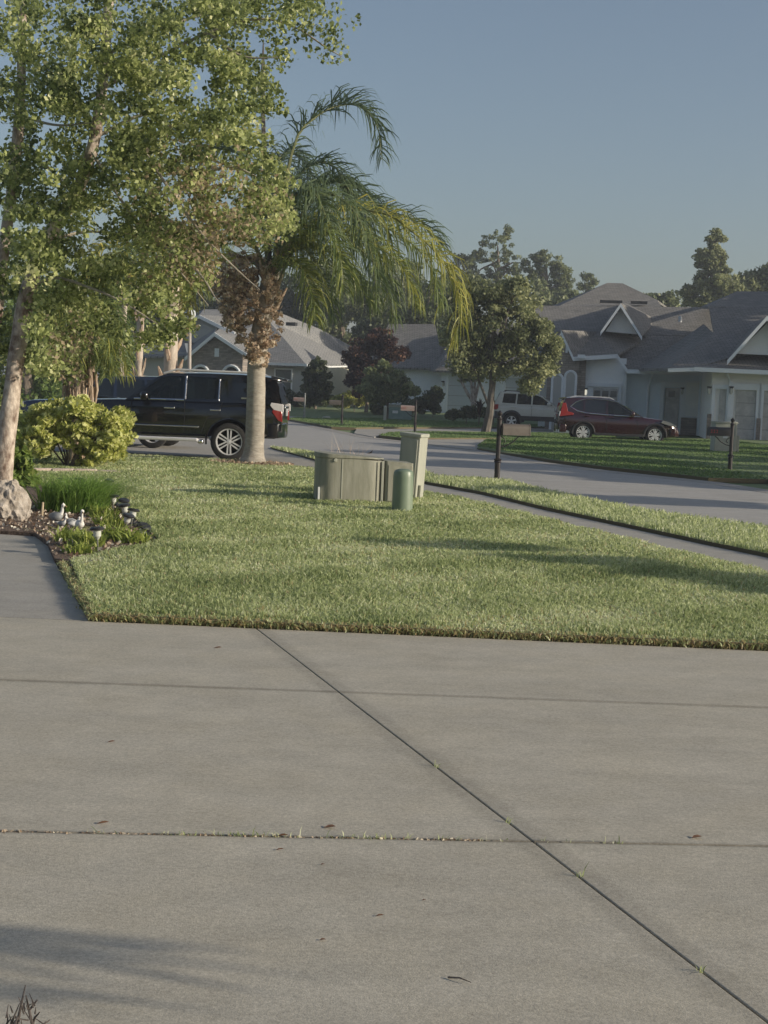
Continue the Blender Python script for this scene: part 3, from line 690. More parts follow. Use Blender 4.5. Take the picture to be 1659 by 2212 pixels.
    for s in (1, -1):
        for x in (spec['xr'], spec['xf']):
            wheel(T, T.o, x, s * (W - .13), spec['r'], spec['rim'], s, spec['style'], spec.get('rimmat', M['alloy']))
            am = MB(); r_ = spec['ar']; pts = []
            n_ = 17
            ap = [(x + r_ * 1.0 * math.cos(a), s * (W * .992), spec['r'] + r_ * math.sin(a)) for a in np.linspace(R(-8), R(188), n_)]
            am.tube(ap, spec.get('archr', .03), 6, flat=1.0)
            T.part('wheel_arch', am, spec.get('archm', paint))
        hx = spec['handles']
        for x, z in hx:
            T.part('door_handle', MB().box(x - .11, x + .11, s * (W * 1.005) - .012, s * (W * 1.005) + .022, z - .018, z + .018), spec.get('handlem', M['chrome']), bevel=.012)
        mx, mz = spec['mirror']
        T.part('mirror', MB().box(mx - .06, mx + .1, s * (W * 1.0) - .02 if s > 0 else -W * 1.0 - .2, s * (W * 1.0) + .2 if s > 0 else -W * 1.0 + .02, mz, mz + .17), paint, bevel=.05)
        tl = spec['tail']
        lp = T.part('tail_light', MB().poly([(x, s * (W * .955), z) for x, z in tl], .07, (0, -s, 0)), M['redlamp'], bevel=.01)
        if spec.get('tail2'):
            T.part('lamp_lens', MB().poly([(x, s * (W * .965), z) for x, z in spec['tail2']], .06, (0, -s, 0)), M['clearlamp'], lp, bevel=.008)
        T.part('headlight', MB().poly([(x, s * (W * .93), z) for x, z in spec['head']], .12, (0, -s, 0)), M['headlamp'], bevel=.01)
        sl_ = spec['sill']
        T.part('sill', MB().poly([(sl_[0], s * W * .985, sl_[2]), (sl_[1], s * W * .985, sl_[2]), (sl_[1], s * W * .985, sl_[3]), (sl_[0], s * W * .985, sl_[3])], .05, (0, -s, 0)), spec.get('sillm', M['blackplastic']), bevel=.012)
    rx = top[0][0]; zr = spec['bump'][0]
    T.part('rear_bumper', MB().loft([[(rx - .06 + (abs(k) / 4) ** 2 * .12, W * .98 * k / 4, z) for k in range(-4, 5)] + [(rx + .3, W * .98 * k / 4, z) for k in range(4, -5, -1)] for z in (spec['bump'][0], spec['bump'][1])]), spec.get('bumpm', paint), bevel=.02)
    fx = top[-1][0]
    T.part('front_bumper', MB().loft([[(fx + .03 - (abs(k) / 4) ** 2 * .2, W * .96 * k / 4, z) for k in range(4, -5, -1)] + [(fx - .35, W * .96 * k / 4, z) for k in range(-4, 5)] for z in (spec['bump'][0], spec['bump'][1])]), spec.get('bumpm', paint), bevel=.02)
    T.part('license_plate', MB().box(rx - .045, rx - .02, -.15, .15, spec['plate'], spec['plate'] + .15), M['plate'], bevel=.005)
    return T, W, side, interp

# door seam helper
def seam(T, W, pts, s=1):
    T.part('door_seam', MB().tube([(x, s * W * 1.0, z) for x, z in pts], .006, 4), M['well'])

blackpaint = mat('black_paint', (0.004, 0.005, 0.009), 0.18, coat=1.0)
# --- black body-on-frame SUV (x forward, rear axle at 0)
suv = dict(W=1.92, zb=.50, paint=blackpaint, r=.39, rim=.275, ar=.475, xr=0, xf=2.79, style='six', belt=[(-1.1, 1.22), (2.4, 1.18)],
    top=[(-1.06, 1.12), (-1.0, 1.21), (0, 1.22), (1.9, 1.19), (2.25, 1.19), (2.9, 1.16), (3.4, 1.10), (3.66, 1.0), (3.74, .86)],
    bot=[(-1.06, .62), (-.7, .52), (0, .48), (2.8, .48), (3.3, .50), (3.74, .62)], wid=[(-1.06, .90), (-.9, .97), (-.5, 1), (2.6, 1), (3.2, .97), (3.55, .90), (3.74, .80)],
    gh=[(-1.02, 1.19), (2.16, 1.17), (1.52, 1.66), (1.30, 1.74), (-.6, 1.74), (-.90, 1.68), (-.98, 1.55)],
    win=[dict(p=[(.98, 1.24), (1.98, 1.23), (1.44, 1.65), (1.26, 1.68), (.98, 1.69)], clear=True, trim=[(.95, 1.215), (1.98, 1.205)]),
         dict(p=[(.28, 1.25), (.90, 1.24), (.90, 1.69), (.28, 1.68)], clear=True, trim=[(.93, 1.23), (.93, 1.70)]),
         dict(p=[(.02, 1.28), (.20, 1.26), (.20, 1.66), (.08, 1.64)], trim=[(.24, 1.22), (.24, 1.66)]),
         dict(p=[(-.82, 1.36), (-.10, 1.29), (.0, 1.62), (-.60, 1.62), (-.76, 1.56)])],
    roof=[(1.52, 1.66), (1.30, 1.74), (.6, 1.765), (-.2, 1.765), (-.7, 1.74), (-1.03, 1.70)], ws=[(2.16, 1.18), (1.50, 1.66)], rw=[(-1.05, 1.20), (-.93, 1.66)],
    handles=[(1.24, 1.04), (.30, 1.03)], mirror=(1.72, 1.18), tail=[(-1.08, .84), (-1.00, .86), (-.86, 1.04), (-.88, 1.09), (-1.07, 1.05)], tail2=[(-1.10, 1.04), (-.90, 1.08), (-.82, 1.17), (-.84, 1.23), (-1.09, 1.20)],
    head=[(3.3, .98), (3.66, .90), (3.70, .98), (3.4, 1.08)], sill=(.62, 2.2, .66, .69), sillm=M['chrome'], bump=(.50, .80), plate=.95, seats=[(1.55, .85, 1.5), (.6, .85, 1.5)], archr=.02)
cc = G(500, 1003)
cc = Vector((At(500, 960, 30.9).x, 30.9, 0))
rotS = math.pi - R(0.5)
ca, sa = math.cos(rotS), math.sin(rotS)
# wheel nearest camera is at local y=+W (since facing -x) -> shift axle centre back
T, Wd, side, _ = vehicle(suv, 'black SUV with chrome roof rails parked beside the palm trunk', 'car', (cc.x - .04, cc.y + .9, Z_DRIVE), rotS, 'parked_suv')
for s in (1, -1):
    rl = MB().tube([(-.62, s * .70, 1.765), (-.5, s * .70, 1.82), (1.15, s * .70, 1.83), (1.42, s * .70, 1.74)], .022, 8, flat=1.0)
    T.part('roof_rail', rl, M['alloy'])
    T.part('side_step', MB().tube([(.60, s * .93, .36), (.66, s * 1.0, .41), (2.15, s * 1.0, .41), (2.2, s * .93, .36)], .04, 8), M['alloy'], label='bright tubular side step')
    T.part('step_end', MB().box(.52, .62, s * .96 - .06, s * .96 + .06, .32, .42), M['chrome'], bevel=.03)
    seam(T, Wd, [(.93, 1.18), (.93, .56)], s); seam(T, Wd, [(2.02, 1.16), (2.05, .7), (2.02, .56)], s); seam(T, Wd, [(.16, 1.2), (.22, .95), (.47, .85), (.58, .56)], s)
T.part('badge', MB().box(-.40, -.22, .925, .932, 1.28, 1.31), M['chrome'])
T.part('spoiler', MB().poly([(-.80, -.70, 1.775), (-.80, .70, 1.775), (-1.14, .62, 1.71), (-1.14, -.62, 1.71)], .05, (0, 0, 1)), blackpaint, bevel=.015)
T.part('wiper', MB().tube([(-1.10, -.2, 1.26), (-1.06, .3, 1.38)], .012, 5), M['blackplastic'])
T.part('plate_garnish', MB().box(-1.10, -1.06, -.5, .5, 1.10, 1.15), M['chrome'], bevel=.01)
T.part('hood_scoop', MB().poly([(2.45, -.3, 1.20), (2.45, .3, 1.20), (3.0, .33, 1.235), (3.0, -.33, 1.235)], .06, (0, 0, 1)), blackpaint, bevel=.02)
T.part('steering_wheel', MB().lathe([(.17, -.015), (.19, 0), (.17, .015)], (1.55, -.4, 1.25), 16, 'y', close=True), M['interior'])

# --- maroon crossover (faces right)
maroon = mat('maroon_paint', (0.026, 0.0035, 0.007), 0.2, (0.030, 0.004, 0.008), 3, coat=1.0)
suv2 = dict(W=1.82, zb=.34, paint=maroon, r=.345, rim=.245, ar=.40, xr=0, xf=2.62, style='five', belt=[(-.9, 1.06), (0, 1.02), (2.3, .96)], tumble=.74,
    top=[(-.93, .80), (-.90, 1.02), (-.6, 1.07), (.3, 1.04), (1.9, .99), (2.2, .985), (2.8, .93), (3.2, .82), (3.45, .66), (3.52, .50)],
    bot=[(-.93, .42), (-.5, .34), (0, .30), (2.6, .28), (3.1, .26), (3.52, .32)], wid=[(-.93, .86), (-.75, .95), (-.3, 1), (2.4, 1), (2.9, .97), (3.25, .86), (3.52, .66)],
    gh=[(-.88, 1.05), (2.18, .96), (1.35, 1.46), (1.0, 1.58), (.5, 1.63), (-.2, 1.62), (-.6, 1.57), (-.70, 1.50)],
    win=[dict(p=[(.85, 1.05), (1.98, 1.02), (1.42, 1.37), (1.15, 1.48), (.88, 1.53)], clear=True),
         dict(p=[(.02, 1.10), (.80, 1.05), (.82, 1.535), (.35, 1.55), (.05, 1.53)]),
         dict(p=[(-.44, 1.28), (-.04, 1.11), (-.02, 1.52), (-.25, 1.46)], trim=[(-.50, 1.27), (-.30, 1.45), (0, 1.56), (.4, 1.59), (.9, 1.56), (1.2, 1.50), (1.5, 1.36), (2.06, 1.0), (.9, 1.02), (.1, 1.06), (-.25, 1.13), (-.50, 1.27)])],
    roof=[(1.35, 1.46), (1.0, 1.58), (.5, 1.62), (-.2, 1.62), (-.6, 1.58), (-.82, 1.54)], ws=[(2.18, .98), (1.32, 1.48)], rw=[(-.92, 1.05), (-.68, 1.52)],
    handles=[(1.0, .93), (.10, .95)], handlem=maroon, mirror=(1.72, 1.0), tail=[(-.90, .90), (-.40, .98), (-.38, 1.04), (-.60, 1.10), (-.68, 1.40), (-.80, 1.40), (-.86, 1.12)],
    tail2=[(-.92, .92), (-.62, .96), (-.66, 1.05), (-.90, 1.10)], head=[(2.8, .80), (3.32, .66), (3.36, .72), (3.1, .84), (2.85, .91)], sill=(.42, 2.2, .27, .36), bump=(.34, .62), bumpm=maroon, plate=.78, seats=[(1.2, .6, 1.3), (.3, .6, 1.3)], archm=M['blackplastic'], archr=.035)
pc = At(1279, 950, 55.0)
T, Wd, side, _ = vehicle(suv2, 'dark red crossover parked across the driveway, facing right', 'car', (pc.x - .32, 55.9, Z_DRIVE), R(-1), 'parked_suv')
for s in (1, -1):
    T.part('roof_rail', MB().tube([(-.5, s * .64, 1.61), (-.2, s * .64, 1.665), (.9, s * .64, 1.655), (1.1, s * .64, 1.58)], .016, 6), M['alloy'])
    seam(T, Wd, [(.83, 1.0), (.85, .4)], s); seam(T, Wd, [(1.95, .97), (1.98, .6), (1.92, .4)], s); seam(T, Wd, [(-.0, 1.06), (.05, .85), (.35, .72), (.43, .4)], s)
    T.part('rear_skirt', MB().box(-.92, -.5, s * .80 - .05, s * .80 + .05, .30, .42), M['alloy'], bevel=.02)
T.part('wheel_guard', MB().box(-.96, -.90, -.6, .6, .30, .42), M['alloy'], bevel=.02)

# --- boxy beige SUV behind
beige = mat('beige_paint', (0.52, 0.52, 0.48), 0.3, (0.55, 0.55, 0.51), 3, coat=.8)
suv3 = dict(W=1.88, zb=.42, paint=beige, r=.36, rim=.23, ar=.45, xr=0, xf=2.67, style='star', belt=[(-.9, 1.13), (2.3, 1.08)], tumble=.84,
    top=[(-.86, .95), (-.82, 1.12), (0, 1.13), (1.9, 1.10), (2.3, 1.10), (2.9, 1.06), (3.3, .98), (3.5, .80)],
    bot=[(-.86, .55), (-.5, .46), (0, .42), (2.7, .42), (3.5, .5)], wid=[(-.86, .93), (-.7, .98), (0, 1), (2.7, 1), (3.2, .95), (3.5, .84)],
    gh=[(-.84, 1.10), (2.10, 1.06), (1.42, 1.56), (1.1, 1.68), (-.35, 1.71), (-.58, 1.66), (-.72, 1.4)],
    win=[dict(p=[(.95, 1.16), (1.90, 1.15), (1.40, 1.50), (1.15, 1.60), (.97, 1.62)]), dict(p=[(.22, 1.16), (.88, 1.16), (.90, 1.63), (.24, 1.64)]), dict(p=[(-.48, 1.20), (.15, 1.18), (.18, 1.64), (-.40, 1.64)])],
    roof=[(1.42, 1.56), (1.1, 1.67), (.5, 1.71), (-.3, 1.725), (-.62, 1.70)], ws=[(2.10, 1.07), (1.40, 1.57)], rw=[(-.86, 1.12), (-.64, 1.64)],
    handles=[(.98, .99), (.08, 1.01)], handlem=beige, mirror=(1.70, 1.12), tail=[(-.86, .88), (-.74, .86), (-.64, .94), (-.64, 1.12), (-.84, 1.12)], tail2=[(-.86, 1.04), (-.68, 1.04), (-.68, 1.09), (-.85, 1.09)],
    head=[(3.1, .86), (3.46, .84), (3.46, .94), (3.1, 1.0)], sill=(.45, 2.22, .42, .62), bump=(.46, .80), bumpm=M['blackplastic'], plate=.60, seats=[(1.2, .7, 1.4)], archm=M['blackplastic'], archr=.065)
pc = At(1121, 929, 71.0)
T, Wd, side, _ = vehicle(suv3, 'boxy beige SUV with black wheel arches parked behind the dark red crossover', 'car', (pc.x - .25, 71.9, .05), R(-8), 'parked_suv')
for s in (1, -1):
    T.part('roof_rail', MB().tube([(-.45, s * .74, 1.70), (-.3, s * .74, 1.77), (1.0, s * .74, 1.76), (1.2, s * .74, 1.66)], .022, 6), M['blackplastic'])
    T.part('roof_bar', MB().box(.0 + s * .4, .06 + s * .4, -.74, .74, 1.765, 1.80), M['blackplastic'])
    seam(T, Wd, [(.92, 1.1), (.93, .6)], s); seam(T, Wd, [(2.0, 1.05), (2.0, .6)], s)
# --- dark blue car behind the black SUV
bluep = mat('navy_paint', (0.012, 0.02, 0.05), 0.2, coat=1.0)
suv4 = dict(suv3); suv4.update(paint=bluep, archm=bluep, handlem=M['chrome'], bumpm=bluep, archr=.02)
pc = At(235, 950, 35.5)
T, Wd, side, _ = vehicle(suv4, 'navy vehicle mostly hidden behind the hood of the black SUV', 'car', (pc.x + 1.1, 36.3, Z_DRIVE), math.pi - R(4), 'parked_car')
T.o.scale = (1.0, 1.0, .97)

# ================================================================ HOUSES
class House:
    def __init__(s, px, D, a, zp=0.0):
        s.o = At(px, 900, D); s.o.z = 0; s.a = a; s.zp = zp
        s.r = Vector((math.cos(a), -math.sin(a), 0)); s.n = Vector((-math.sin(a), -math.cos(a), 0))  # n points at the street
    def hit(s, px, py, k=0.0):
        d = ray(px, py); c = Vector((0, 0, EYE)); pl = s.o - s.n * k
        t = (pl - c).dot(s.n) / d.dot(s.n); return c + d * t
    def lx(s, px, k=0.0, py=850): return (s.hit(px, py, k) - s.o).dot(s.r)
    def W(s, x, k, z): return s.o + s.r * x - s.n * k + Vector((0, 0, z))
    def lz(s, px, py, k=0.0): return s.hit(px, py, k).z
    def T(s, v): return s.W(v.x, v.y, v.z)
    def box(s, mb, px0, px1, k0, k1, z0, z1, kref=None):
        kr = k0 if kref is None else kref
        return mb.box(s.lx(px0, kr), s.lx(px1, kr), k0, k1, z0, z1, T=s.T)
    def rpoly(s, mb, pts, th=.12): 
        return mb.poly([s.hit(*p) if len(p) == 3 else p for p in pts], th, (0, 0, 1))

def stucco(name, c): return mat(name, c, .9, tuple(min(.9, x * 1.06) for x in c), 2.0, 6, bump=.25, bscale=60)
st_a = stucco('stucco_grey', (0.42, 0.42, 0.40)); st_sunlit = stucco('stucco_sunlit', (0.52, 0.48, 0.34))
st_c = stucco('stucco_blue', (0.72, 0.80, 0.87)); st_w = stucco('stucco_white', (0.84, 0.87, 0.90)); st_d = stucco('stucco_beige', (0.83, 0.81, 0.77))
M['trimblue'] = mat('trim_paint', (0.76, 0.79, 0.82), .6, (0.79, 0.82, 0.84), 3)
stone = brickmat('stone_veneer', (0.46, 0.39, 0.33), (0.26, 0.23, 0.20), (0.20, 0.18, 0.16), .34, .11, .008, .7, .9, .37, (R(90), 0, 0))
roofA = brickmat('shingle_grey', (0.37, 0.365, 0.355), (0.30, 0.30, 0.295), (0.10, 0.10, 0.10), .33, .14, .012, .5, .95)
roofC = brickmat('shingle_brown', (0.32, 0.305, 0.28), (0.23, 0.22, 0.21), (0.07, 0.065, 0.06), .33, .14, .012, .5, .95)
gdoor = mat('garage_door', (0.56, 0.54, 0.51), .6, (0.39, 0.38, 0.36), 3)

def rake(H, mb, a, b, w=.16, th=.10):
    pa, pb = H.hit(*a), H.hit(*b); mb.poly([pa, pb, pb - Vector((0, 0, w)), pa - Vector((0, 0, w))], th, -H.n); return mb
def arch(H, mb, x, z0, z1, hw, th=.10, k=-.02, wd=.12):
    pts = [H.W(x - hw, k, z0)] + [H.W(x - hw * math.cos(a_), k, z1 - hw + hw * math.sin(a_)) for a_ in np.linspace(0, math.pi, 11)] + [H.W(x + hw, k, z0)]
    mb.tube(pts, wd / 2, 6); return mb
def archfill(H, mb, x, z0, z1, hw, k):
    mb.poly([H.W(x - hw, k, z0)] + [H.W(x - hw * math.cos(a_), k, z1 - hw + hw * math.sin(a_)) for a_ in np.linspace(0, math.pi, 11)] + [H.W(x + hw, k, z0)], .05, -H.n); return mb
def window(H, T, xc, z0, z1, hw, k, fm=None, panes=1):
    """frame with pane and bars as sub-parts"""
    fr = MB(); w = .09
    fr.box(xc - hw - w, xc - hw, k - .06, k, z0 - w, z1 + w, T=H.T); fr.box(xc + hw, xc + hw + w, k - .06, k, z0 - w, z1 + w, T=H.T)
    fr.box(xc - hw, xc + hw, k - .06, k, z1, z1 + w, T=H.T); fr.box(xc - hw, xc + hw, k - .08, k, z0 - w, z0, T=H.T)
    fr.box(xc - hw, xc + hw, k - .05, k, (z0 + z1) / 2 - .025, (z0 + z1) / 2 + .025, T=H.T)
    f_ = T.part('window', fr, fm or M['trimblue'], smooth=False)
    T.part('pane', MB().box(xc - hw, xc + hw, k - .02, k - .01, z0, z1, T=H.T), M['pane'], f_, smooth=False)
def garage(H, T, x0, x1, z0, z1, k, win=True, m=None):
    g = T.part('garage_door', MB().box(x0, x1, k - .03, k + .02, z0, z1, T=H.T), m or gdoor, smooth=False)
    n = 4
    for i in range(1, n):
        z = z0 + (z1 - z0) * i / n; T.part('panel_groove', MB().box(x0, x1, k - .034, k - .031, z - .010, z + .010, T=H.T), M['groove'], g, smooth=False)
    if win:
        nw = 3 if (x1 - x0) < 3.2 else 4
        for i in range(nw):
            a = x0 + (x1 - x0) * (i + .12) / nw; b = x0 + (x1 - x0) * (i + .88) / nw; zt = z1 - .12; zb_ = z1 - .42
            T.part('door_window', MB().box(a, b, k - .042, k - .035, zb_, zt, T=H.T), M['pane'], g, smooth=False)
def surround(H, mb, x0, x1, z0, z1, k, w=.16, d=.16):
    mb.box(x0 - w, x0, k - d, k, z0, z1, T=H.T); mb.box(x1, x1 + w, k - d, k, z0, z1, T=H.T); mb.box(x0 - w, x1 + w, k - d, k, z1, z1 + w * 1.3, T=H.T)
    return mb
M['groove'] = mat('door_groove', (.22, .21, .20), .8)
lanternglass = mat('lantern_glass', (0.5, 0.5, 0.45), .2)
def lantern(H, T, x, k, z, glow=False):
    l = T.part('wall_lantern', MB().box(x - .07, x + .07, k - .2, k - .06, z + .26, z + .32, T=H.T).box(x - .1, x + .1, k - .22, k - .04, z + .30, z + .34, T=H.T).box(x - .06, x + .06, k - .05, k, z + .05, z + .35, T=H.T), M['metal_black'], smooth=False)
    gm_ = mat('lit_bulb', (.9, .9, .8), .3, emit=((1, .93, .72), .7)) if glow else lanternglass
    T.part('lantern_globe', MB().tube([H.W(x, k - .13, z), H.W(x, k - .13, z + .1), H.W(x, k - .13, z + .26)], [.04, .065, .05], 8), gm_, l)

# ---- House A (grey, far left)
H = House(560, 100, R(17), .4)
T = Thing('house', 'grey stucco house with stone gable and grey roof, behind the black SUV', 'house', H.o + Vector((0, 0, 0)))
z0 = .3
xL, xR = H.lx(235), H.lx(668)
T.part('wall', H.box(MB(), 552, 692, 0, 14, z0, 3.0), st_a, smooth=False)
T.part('garage_wall', H.box(MB(), 248, 420, -1, 12, z0, H.lz(330, 760)), st_a, smooth=False)
T.part('lit_side_wall', MB().box(H.lx(692), H.lx(692) + .06, .05, 14, z0, 2.98, T=H.T), st_sunlit, smooth=False, label='side wall with a sunlit cream tone')  # sunlight put into the colour: warmer, brighter stucco than the front wall
gz = H.lz(464, 724, -2)
xa, xb_, xm = H.lx(417, -2), H.lx(522, -2), H.lx(466, -2); ze = H.lz(420, 762, -2)
sg = MB().poly([H.W(xa, -2, z0), H.W(xb_, -2, z0), H.W(xb_, -2, ze), H.W(xm, -2, gz - .1), H.W(xa, -2, ze)], 3.0, H.n)
T.part('stone_gable', sg, stone, smooth=False)
av = MB(); fl = MB()
for px_ in (433, 499):
    x = H.lx(px_, -2); arch(H, av, x, z0, H.lz(px_, 790, -2), .62, k=-2.06, wd=.2); archfill(H, fl, x, z0, H.lz(px_, 793, -2), .52, -2.03)
T.part('arch_trim', av, M['trimblue']); T.part('arch_opening', fl, M['glass_dark'], smooth=False)
T.part('gable_vent', MB().box(xm - .15, xm + .15, -2.06, -2.0, gz - 1.4, gz - .85, T=H.T), M['trimblue'], smooth=False)
rk = MB(); rake(H, rk, (400, 772, -2.4), (464, 718, -2.4), .25); rake(H, rk, (464, 718, -2.4), (534, 764, -2.4), .25)
T.part('gable_trim', rk, M['trimblue'], smooth=False)
ra = MB()
H.rpoly(ra, [(400, 770, -2.4), (464, 718, -2.4), (470, 705, 6), (420, 735, 6)]); H.rpoly(ra, [(464, 718, -2.4), (534, 762, -2.4), (560, 735, 6), (480, 705, 6)])
H.rpoly(ra, [(246, 772, -1.5), (405, 768, -1.5), (395, 726, 4), (338, 724, 4)]); H.rpoly(ra, [(246, 772, -1.5), (338, 724, 4), (330, 730, 12), (232, 772, 12)])
T.part('lower_roof', ra, roofA, smooth=False)
# second gable behind
g2 = MB().poly([H.hit(362, 740, 3), H.hit(520, 740, 3), H.hit(500, 713, 3), H.hit(432, 686, 3), H.hit(370, 725, 3)], 1.0, H.n)
T.part('upper_gable', g2, st_a, smooth=False)
rk = MB(); rake(H, rk, (355, 722, 2.7), (431, 680, 2.7), .25); rake(H, rk, (431, 680, 2.7), (508, 718, 2.7), .25); T.part('upper_gable_trim', rk, M['trimblue'], smooth=False)
mr = MB()
H.rpoly(mr, [(355, 722, 2.7), (431, 680, 2.7), (440, 668, 12), (370, 700, 12)]); H.rpoly(mr, [(431, 680, 2.7), (508, 718, 2.7), (600, 690, 9), (560, 668, 12), (440, 668, 12)])
H.rpoly(mr, [(535, 788, -.6), (662, 788, -.6), (578, 690, 6.0), (540, 690, 6.0), (508, 720, 2.7)])
T.part('roof', mr, roofA, smooth=False)
sr = MB(); H.rpoly(sr, [(662, 788, -.6), (784, 786, 16), (766, 752, 16), (694, 712, 13), (586, 668, 8.5), (578, 690, 6.0)])
T.part('side_roof', sr, roofA, smooth=False)
T.part('roof_vent', MB().box(H.lx(612, 6), H.lx(632, 6), 6.0, 6.5, H.lz(620, 700, 6) - .1, H.lz(620, 696, 6), T=H.T), M['blackplastic'], smooth=False)
fb = MB().poly([H.W(H.lx(538, -.65), -.65, 2.98), H.W(H.lx(662, -.65), -.65, 2.98), H.W(H.lx(662, -.65), -.65, 3.15), H.W(H.lx(538, -.65), -.65, 3.15)], .1, -H.n)
T.part('gutter', fb, M['trimblue'], smooth=False)
pa = H.hit(662, 788, -.6); pb = H.hit(784, 786, 16)
T.part('side_gutter', MB().poly([pa, pb, pb - Vector((0, 0, .22)), pa - Vector((0, 0, .22))], .12, H.r), M['white'], smooth=False)
window(H, T, H.lx(611), .3 + .95, 2.72, .55, 0)
window(H, T, H.lx(266, -1), .3 + 1.0, 2.3, .5, -1.0)

# ---- House B (white garage behind the oak)
H = House(1080, 92, R(17), .35)
T = Thing('house', 'white garage house mostly hidden behind the round oak crown', 'house', H.o)
ze = 3.3
T.part('wall', H.box(MB(), 952, 1212, 0, 12, .2, ze), st_w, smooth=False)
T.part('side_wing', H.box(MB(), 800, 951, 3, 14, .2, ze), st_w, smooth=False)
rb = MB()
H.rpoly(rb, [(940, 800, -.6), (1225, 806, -.6), (1150, 700, 6), (1010, 700, 6)]); H.rpoly(rb, [(1225, 806, -.6), (1250, 800, 12), (1150, 700, 6)]); H.rpoly(rb, [(940, 800, -.6), (1010, 700, 6), (900, 790, 12)])
H.rpoly(rb, [(790, 792, 2.4), (960, 796, 2.4), (940, 700, 8), (840, 700, 8)]); 
T.part('roof', rb, roofC, smooth=False)
garage(H, T, H.lx(1092), H.lx(1200), .25, 2.7, -.02, False, m=mat('white_door', (0.50, 0.54, 0.57), .6)); garage(H, T, H.lx(968), H.lx(1026), .25, 2.7, -.02, False, m=bpy.data.materials['white_door'])
sm_ = MB(); surround(H, sm_, H.lx(1092), H.lx(1200), .2, 2.7, 0); T.part('garage_trim', sm_, M['trimblue'], smooth=False)
sm_ = MB(); surround(H, sm_, H.lx(968), H.lx(1026), .2, 2.7, 0); T.part('garage_trim', sm_, M['trimblue'], smooth=False)
lantern(H, T, H.lx(1063), 0, 2.0); lantern(H, T, H.lx(957), 0, 2.0)

# ---- House C (blue-white, with stone arch portal)
H = House(1400, 75, R(9))
T = Thing('house', 'pale blue house with stone arch entry and small white gable, behind the dark red crossover', 'house', H.o)
ev = H.lz(1440, 800)
px_c = 1352
T.part('wall', H.box(MB(), 1346, 1532, .4, 12, 0, ev), st_c, smooth=False)
ev2 = H.lz(1290, 772)
T.part('garage_wall', H.box(MB(), 1262, 1350, 0, 12, 0, ev2), st_w, smooth=False)
T.part('left_wall', H.box(MB(), 1165, 1262, 2.2, 12, 0, ev2), st_w, smooth=False)
# stone portal
xa, xb_ = H.lx(1180, -.6), H.lx(1248, -.6); zt = H.lz(1214, 722, -.6); zs = H.lz(1240, 775, -.6)
xm = H.lx(1206, -.6)
T.part('stone_portal', MB().poly([H.W(xa, -.6, 0), H.W(xb_, -.6, 0), H.W(xb_, -.6, zs), H.W(xm, -.6, zt), H.W(xa, -.6, H.lz(1180, 750, -.6))], 2.6, H.n), stone, smooth=False)
T.part('stone_pier', MB().box(xb_, H.lx(1263, -.3), -.35, 2, 0, zs, T=H.T), stone, smooth=False)
av = MB(); fl = MB(); xq = H.lx(1231, -.6); arch(H, av, xq, 0, H.lz(1231, 802, -.6), .27, k=-.66, wd=.13); archfill(H, fl, xq, 0, H.lz(1231, 803, -.6), .24, -.62)
xq2 = H.lx(1203, -.6); arch(H, av, xq2, 0, H.lz(1203, 808, -.6), .25, k=-.66, wd=.13); archfill(H, fl, xq2, 0, H.lz(1203, 809, -.6), .22, -.62)
T.part('arch_trim', av, M['trimblue']); T.part('arch_opening', fl, st_a, smooth=False)
T.part('portal_vent', MB().box(H.lx(1217, -.6), H.lx(1222, -.6), -.66, -.6, H.lz(1220, 762, -.6), H.lz(1220, 742, -.6), T=H.T), M['trimblue'], smooth=False)
rc = MB()
H.rpoly(rc, [(1140, 660, 8), (1560, 664, 8), (1560, 724, 4.2), (1398, 728, 3.4), (1385, 722, 3.5), (1212, 714, 3.6), (1130, 714, 3.6)])
H.rpoly(rc, [(1398, 728, 3.4), (1560, 724, 4.2), (1535, 803, -.5), (1356, 798, -.5), (1334, 765, 1.0)])
H.rpoly(rc, [(1130, 714, 3.6), (1212, 714, -.6), (1196, 740, -.6), (1170, 790, -.6), (1120, 800, 2.0)])
T.part('roof', rc, roofC, smooth=False)
sk = MB(); H.rpoly(sk, [(1212, 713, -.6), (1290, 716, 2.2), (1334, 765, -.5), (1239, 771, -.9)]); H.rpoly(sk, [(1290, 716, 2.2), (1400, 728, 3.8), (1334, 765, -.5)])
T.part('skirt_roof', sk, roofC, smooth=False)
hp_ = MB(); H.rpoly(hp_, [(1205, 662, 10), (1312, 611, 15), (1345, 612, 15), (1420, 648, 12), (1430, 664, 9)]); H.rpoly(hp_, [(1205, 662, 10), (1312, 611, 15), (1290, 640, 22), (1190, 662, 18)])
H.rpoly(hp_, [(1345, 612, 15), (1420, 648, 12), (1440, 662, 16), (1345, 612, 16)])
T.part('upper_roof', hp_, roofC, smooth=False)
rv = MB()
for a_, b_, y_ in ((1286, 1334, 650), (1352, 1388, 652)):
    rv.box(H.lx(a_, 9.5), H.lx(b_, 9.5), 9.3, 9.9, H.lz(a_, y_ + 3, 9.5), H.lz(a_, y_ - 2, 9.5), T=H.T)
T.part('ridge_vent', rv, M['blackplastic'], smooth=False)
gk = 1.2
T.part('gable_wall', MB().poly([H.hit(1308, 716, gk + .6), H.hit(1376, 722, gk + .6), H.hit(1341, 664, gk + .6)], .1, H.n), st_w, smooth=False)
gr = MB(); H.rpoly(gr, [(1298, 715, gk), (1341, 655, gk), (1352, 655, 8), (1310, 690, 8)], .1); H.rpoly(gr, [(1341, 655, gk), (1386, 724, gk), (1420, 690, 8), (1352, 655, 8)], .1)
T.part('gable_roof', gr, roofC, smooth=False)
rk = MB(); rake(H, rk, (1297, 717, gk - .1), (1341, 655, gk - .1), .2); rake(H, rk, (1341, 655, gk - .1), (1387, 727, gk - .1), .2); T.part('gable_trim', rk, M['trimblue'], smooth=False)
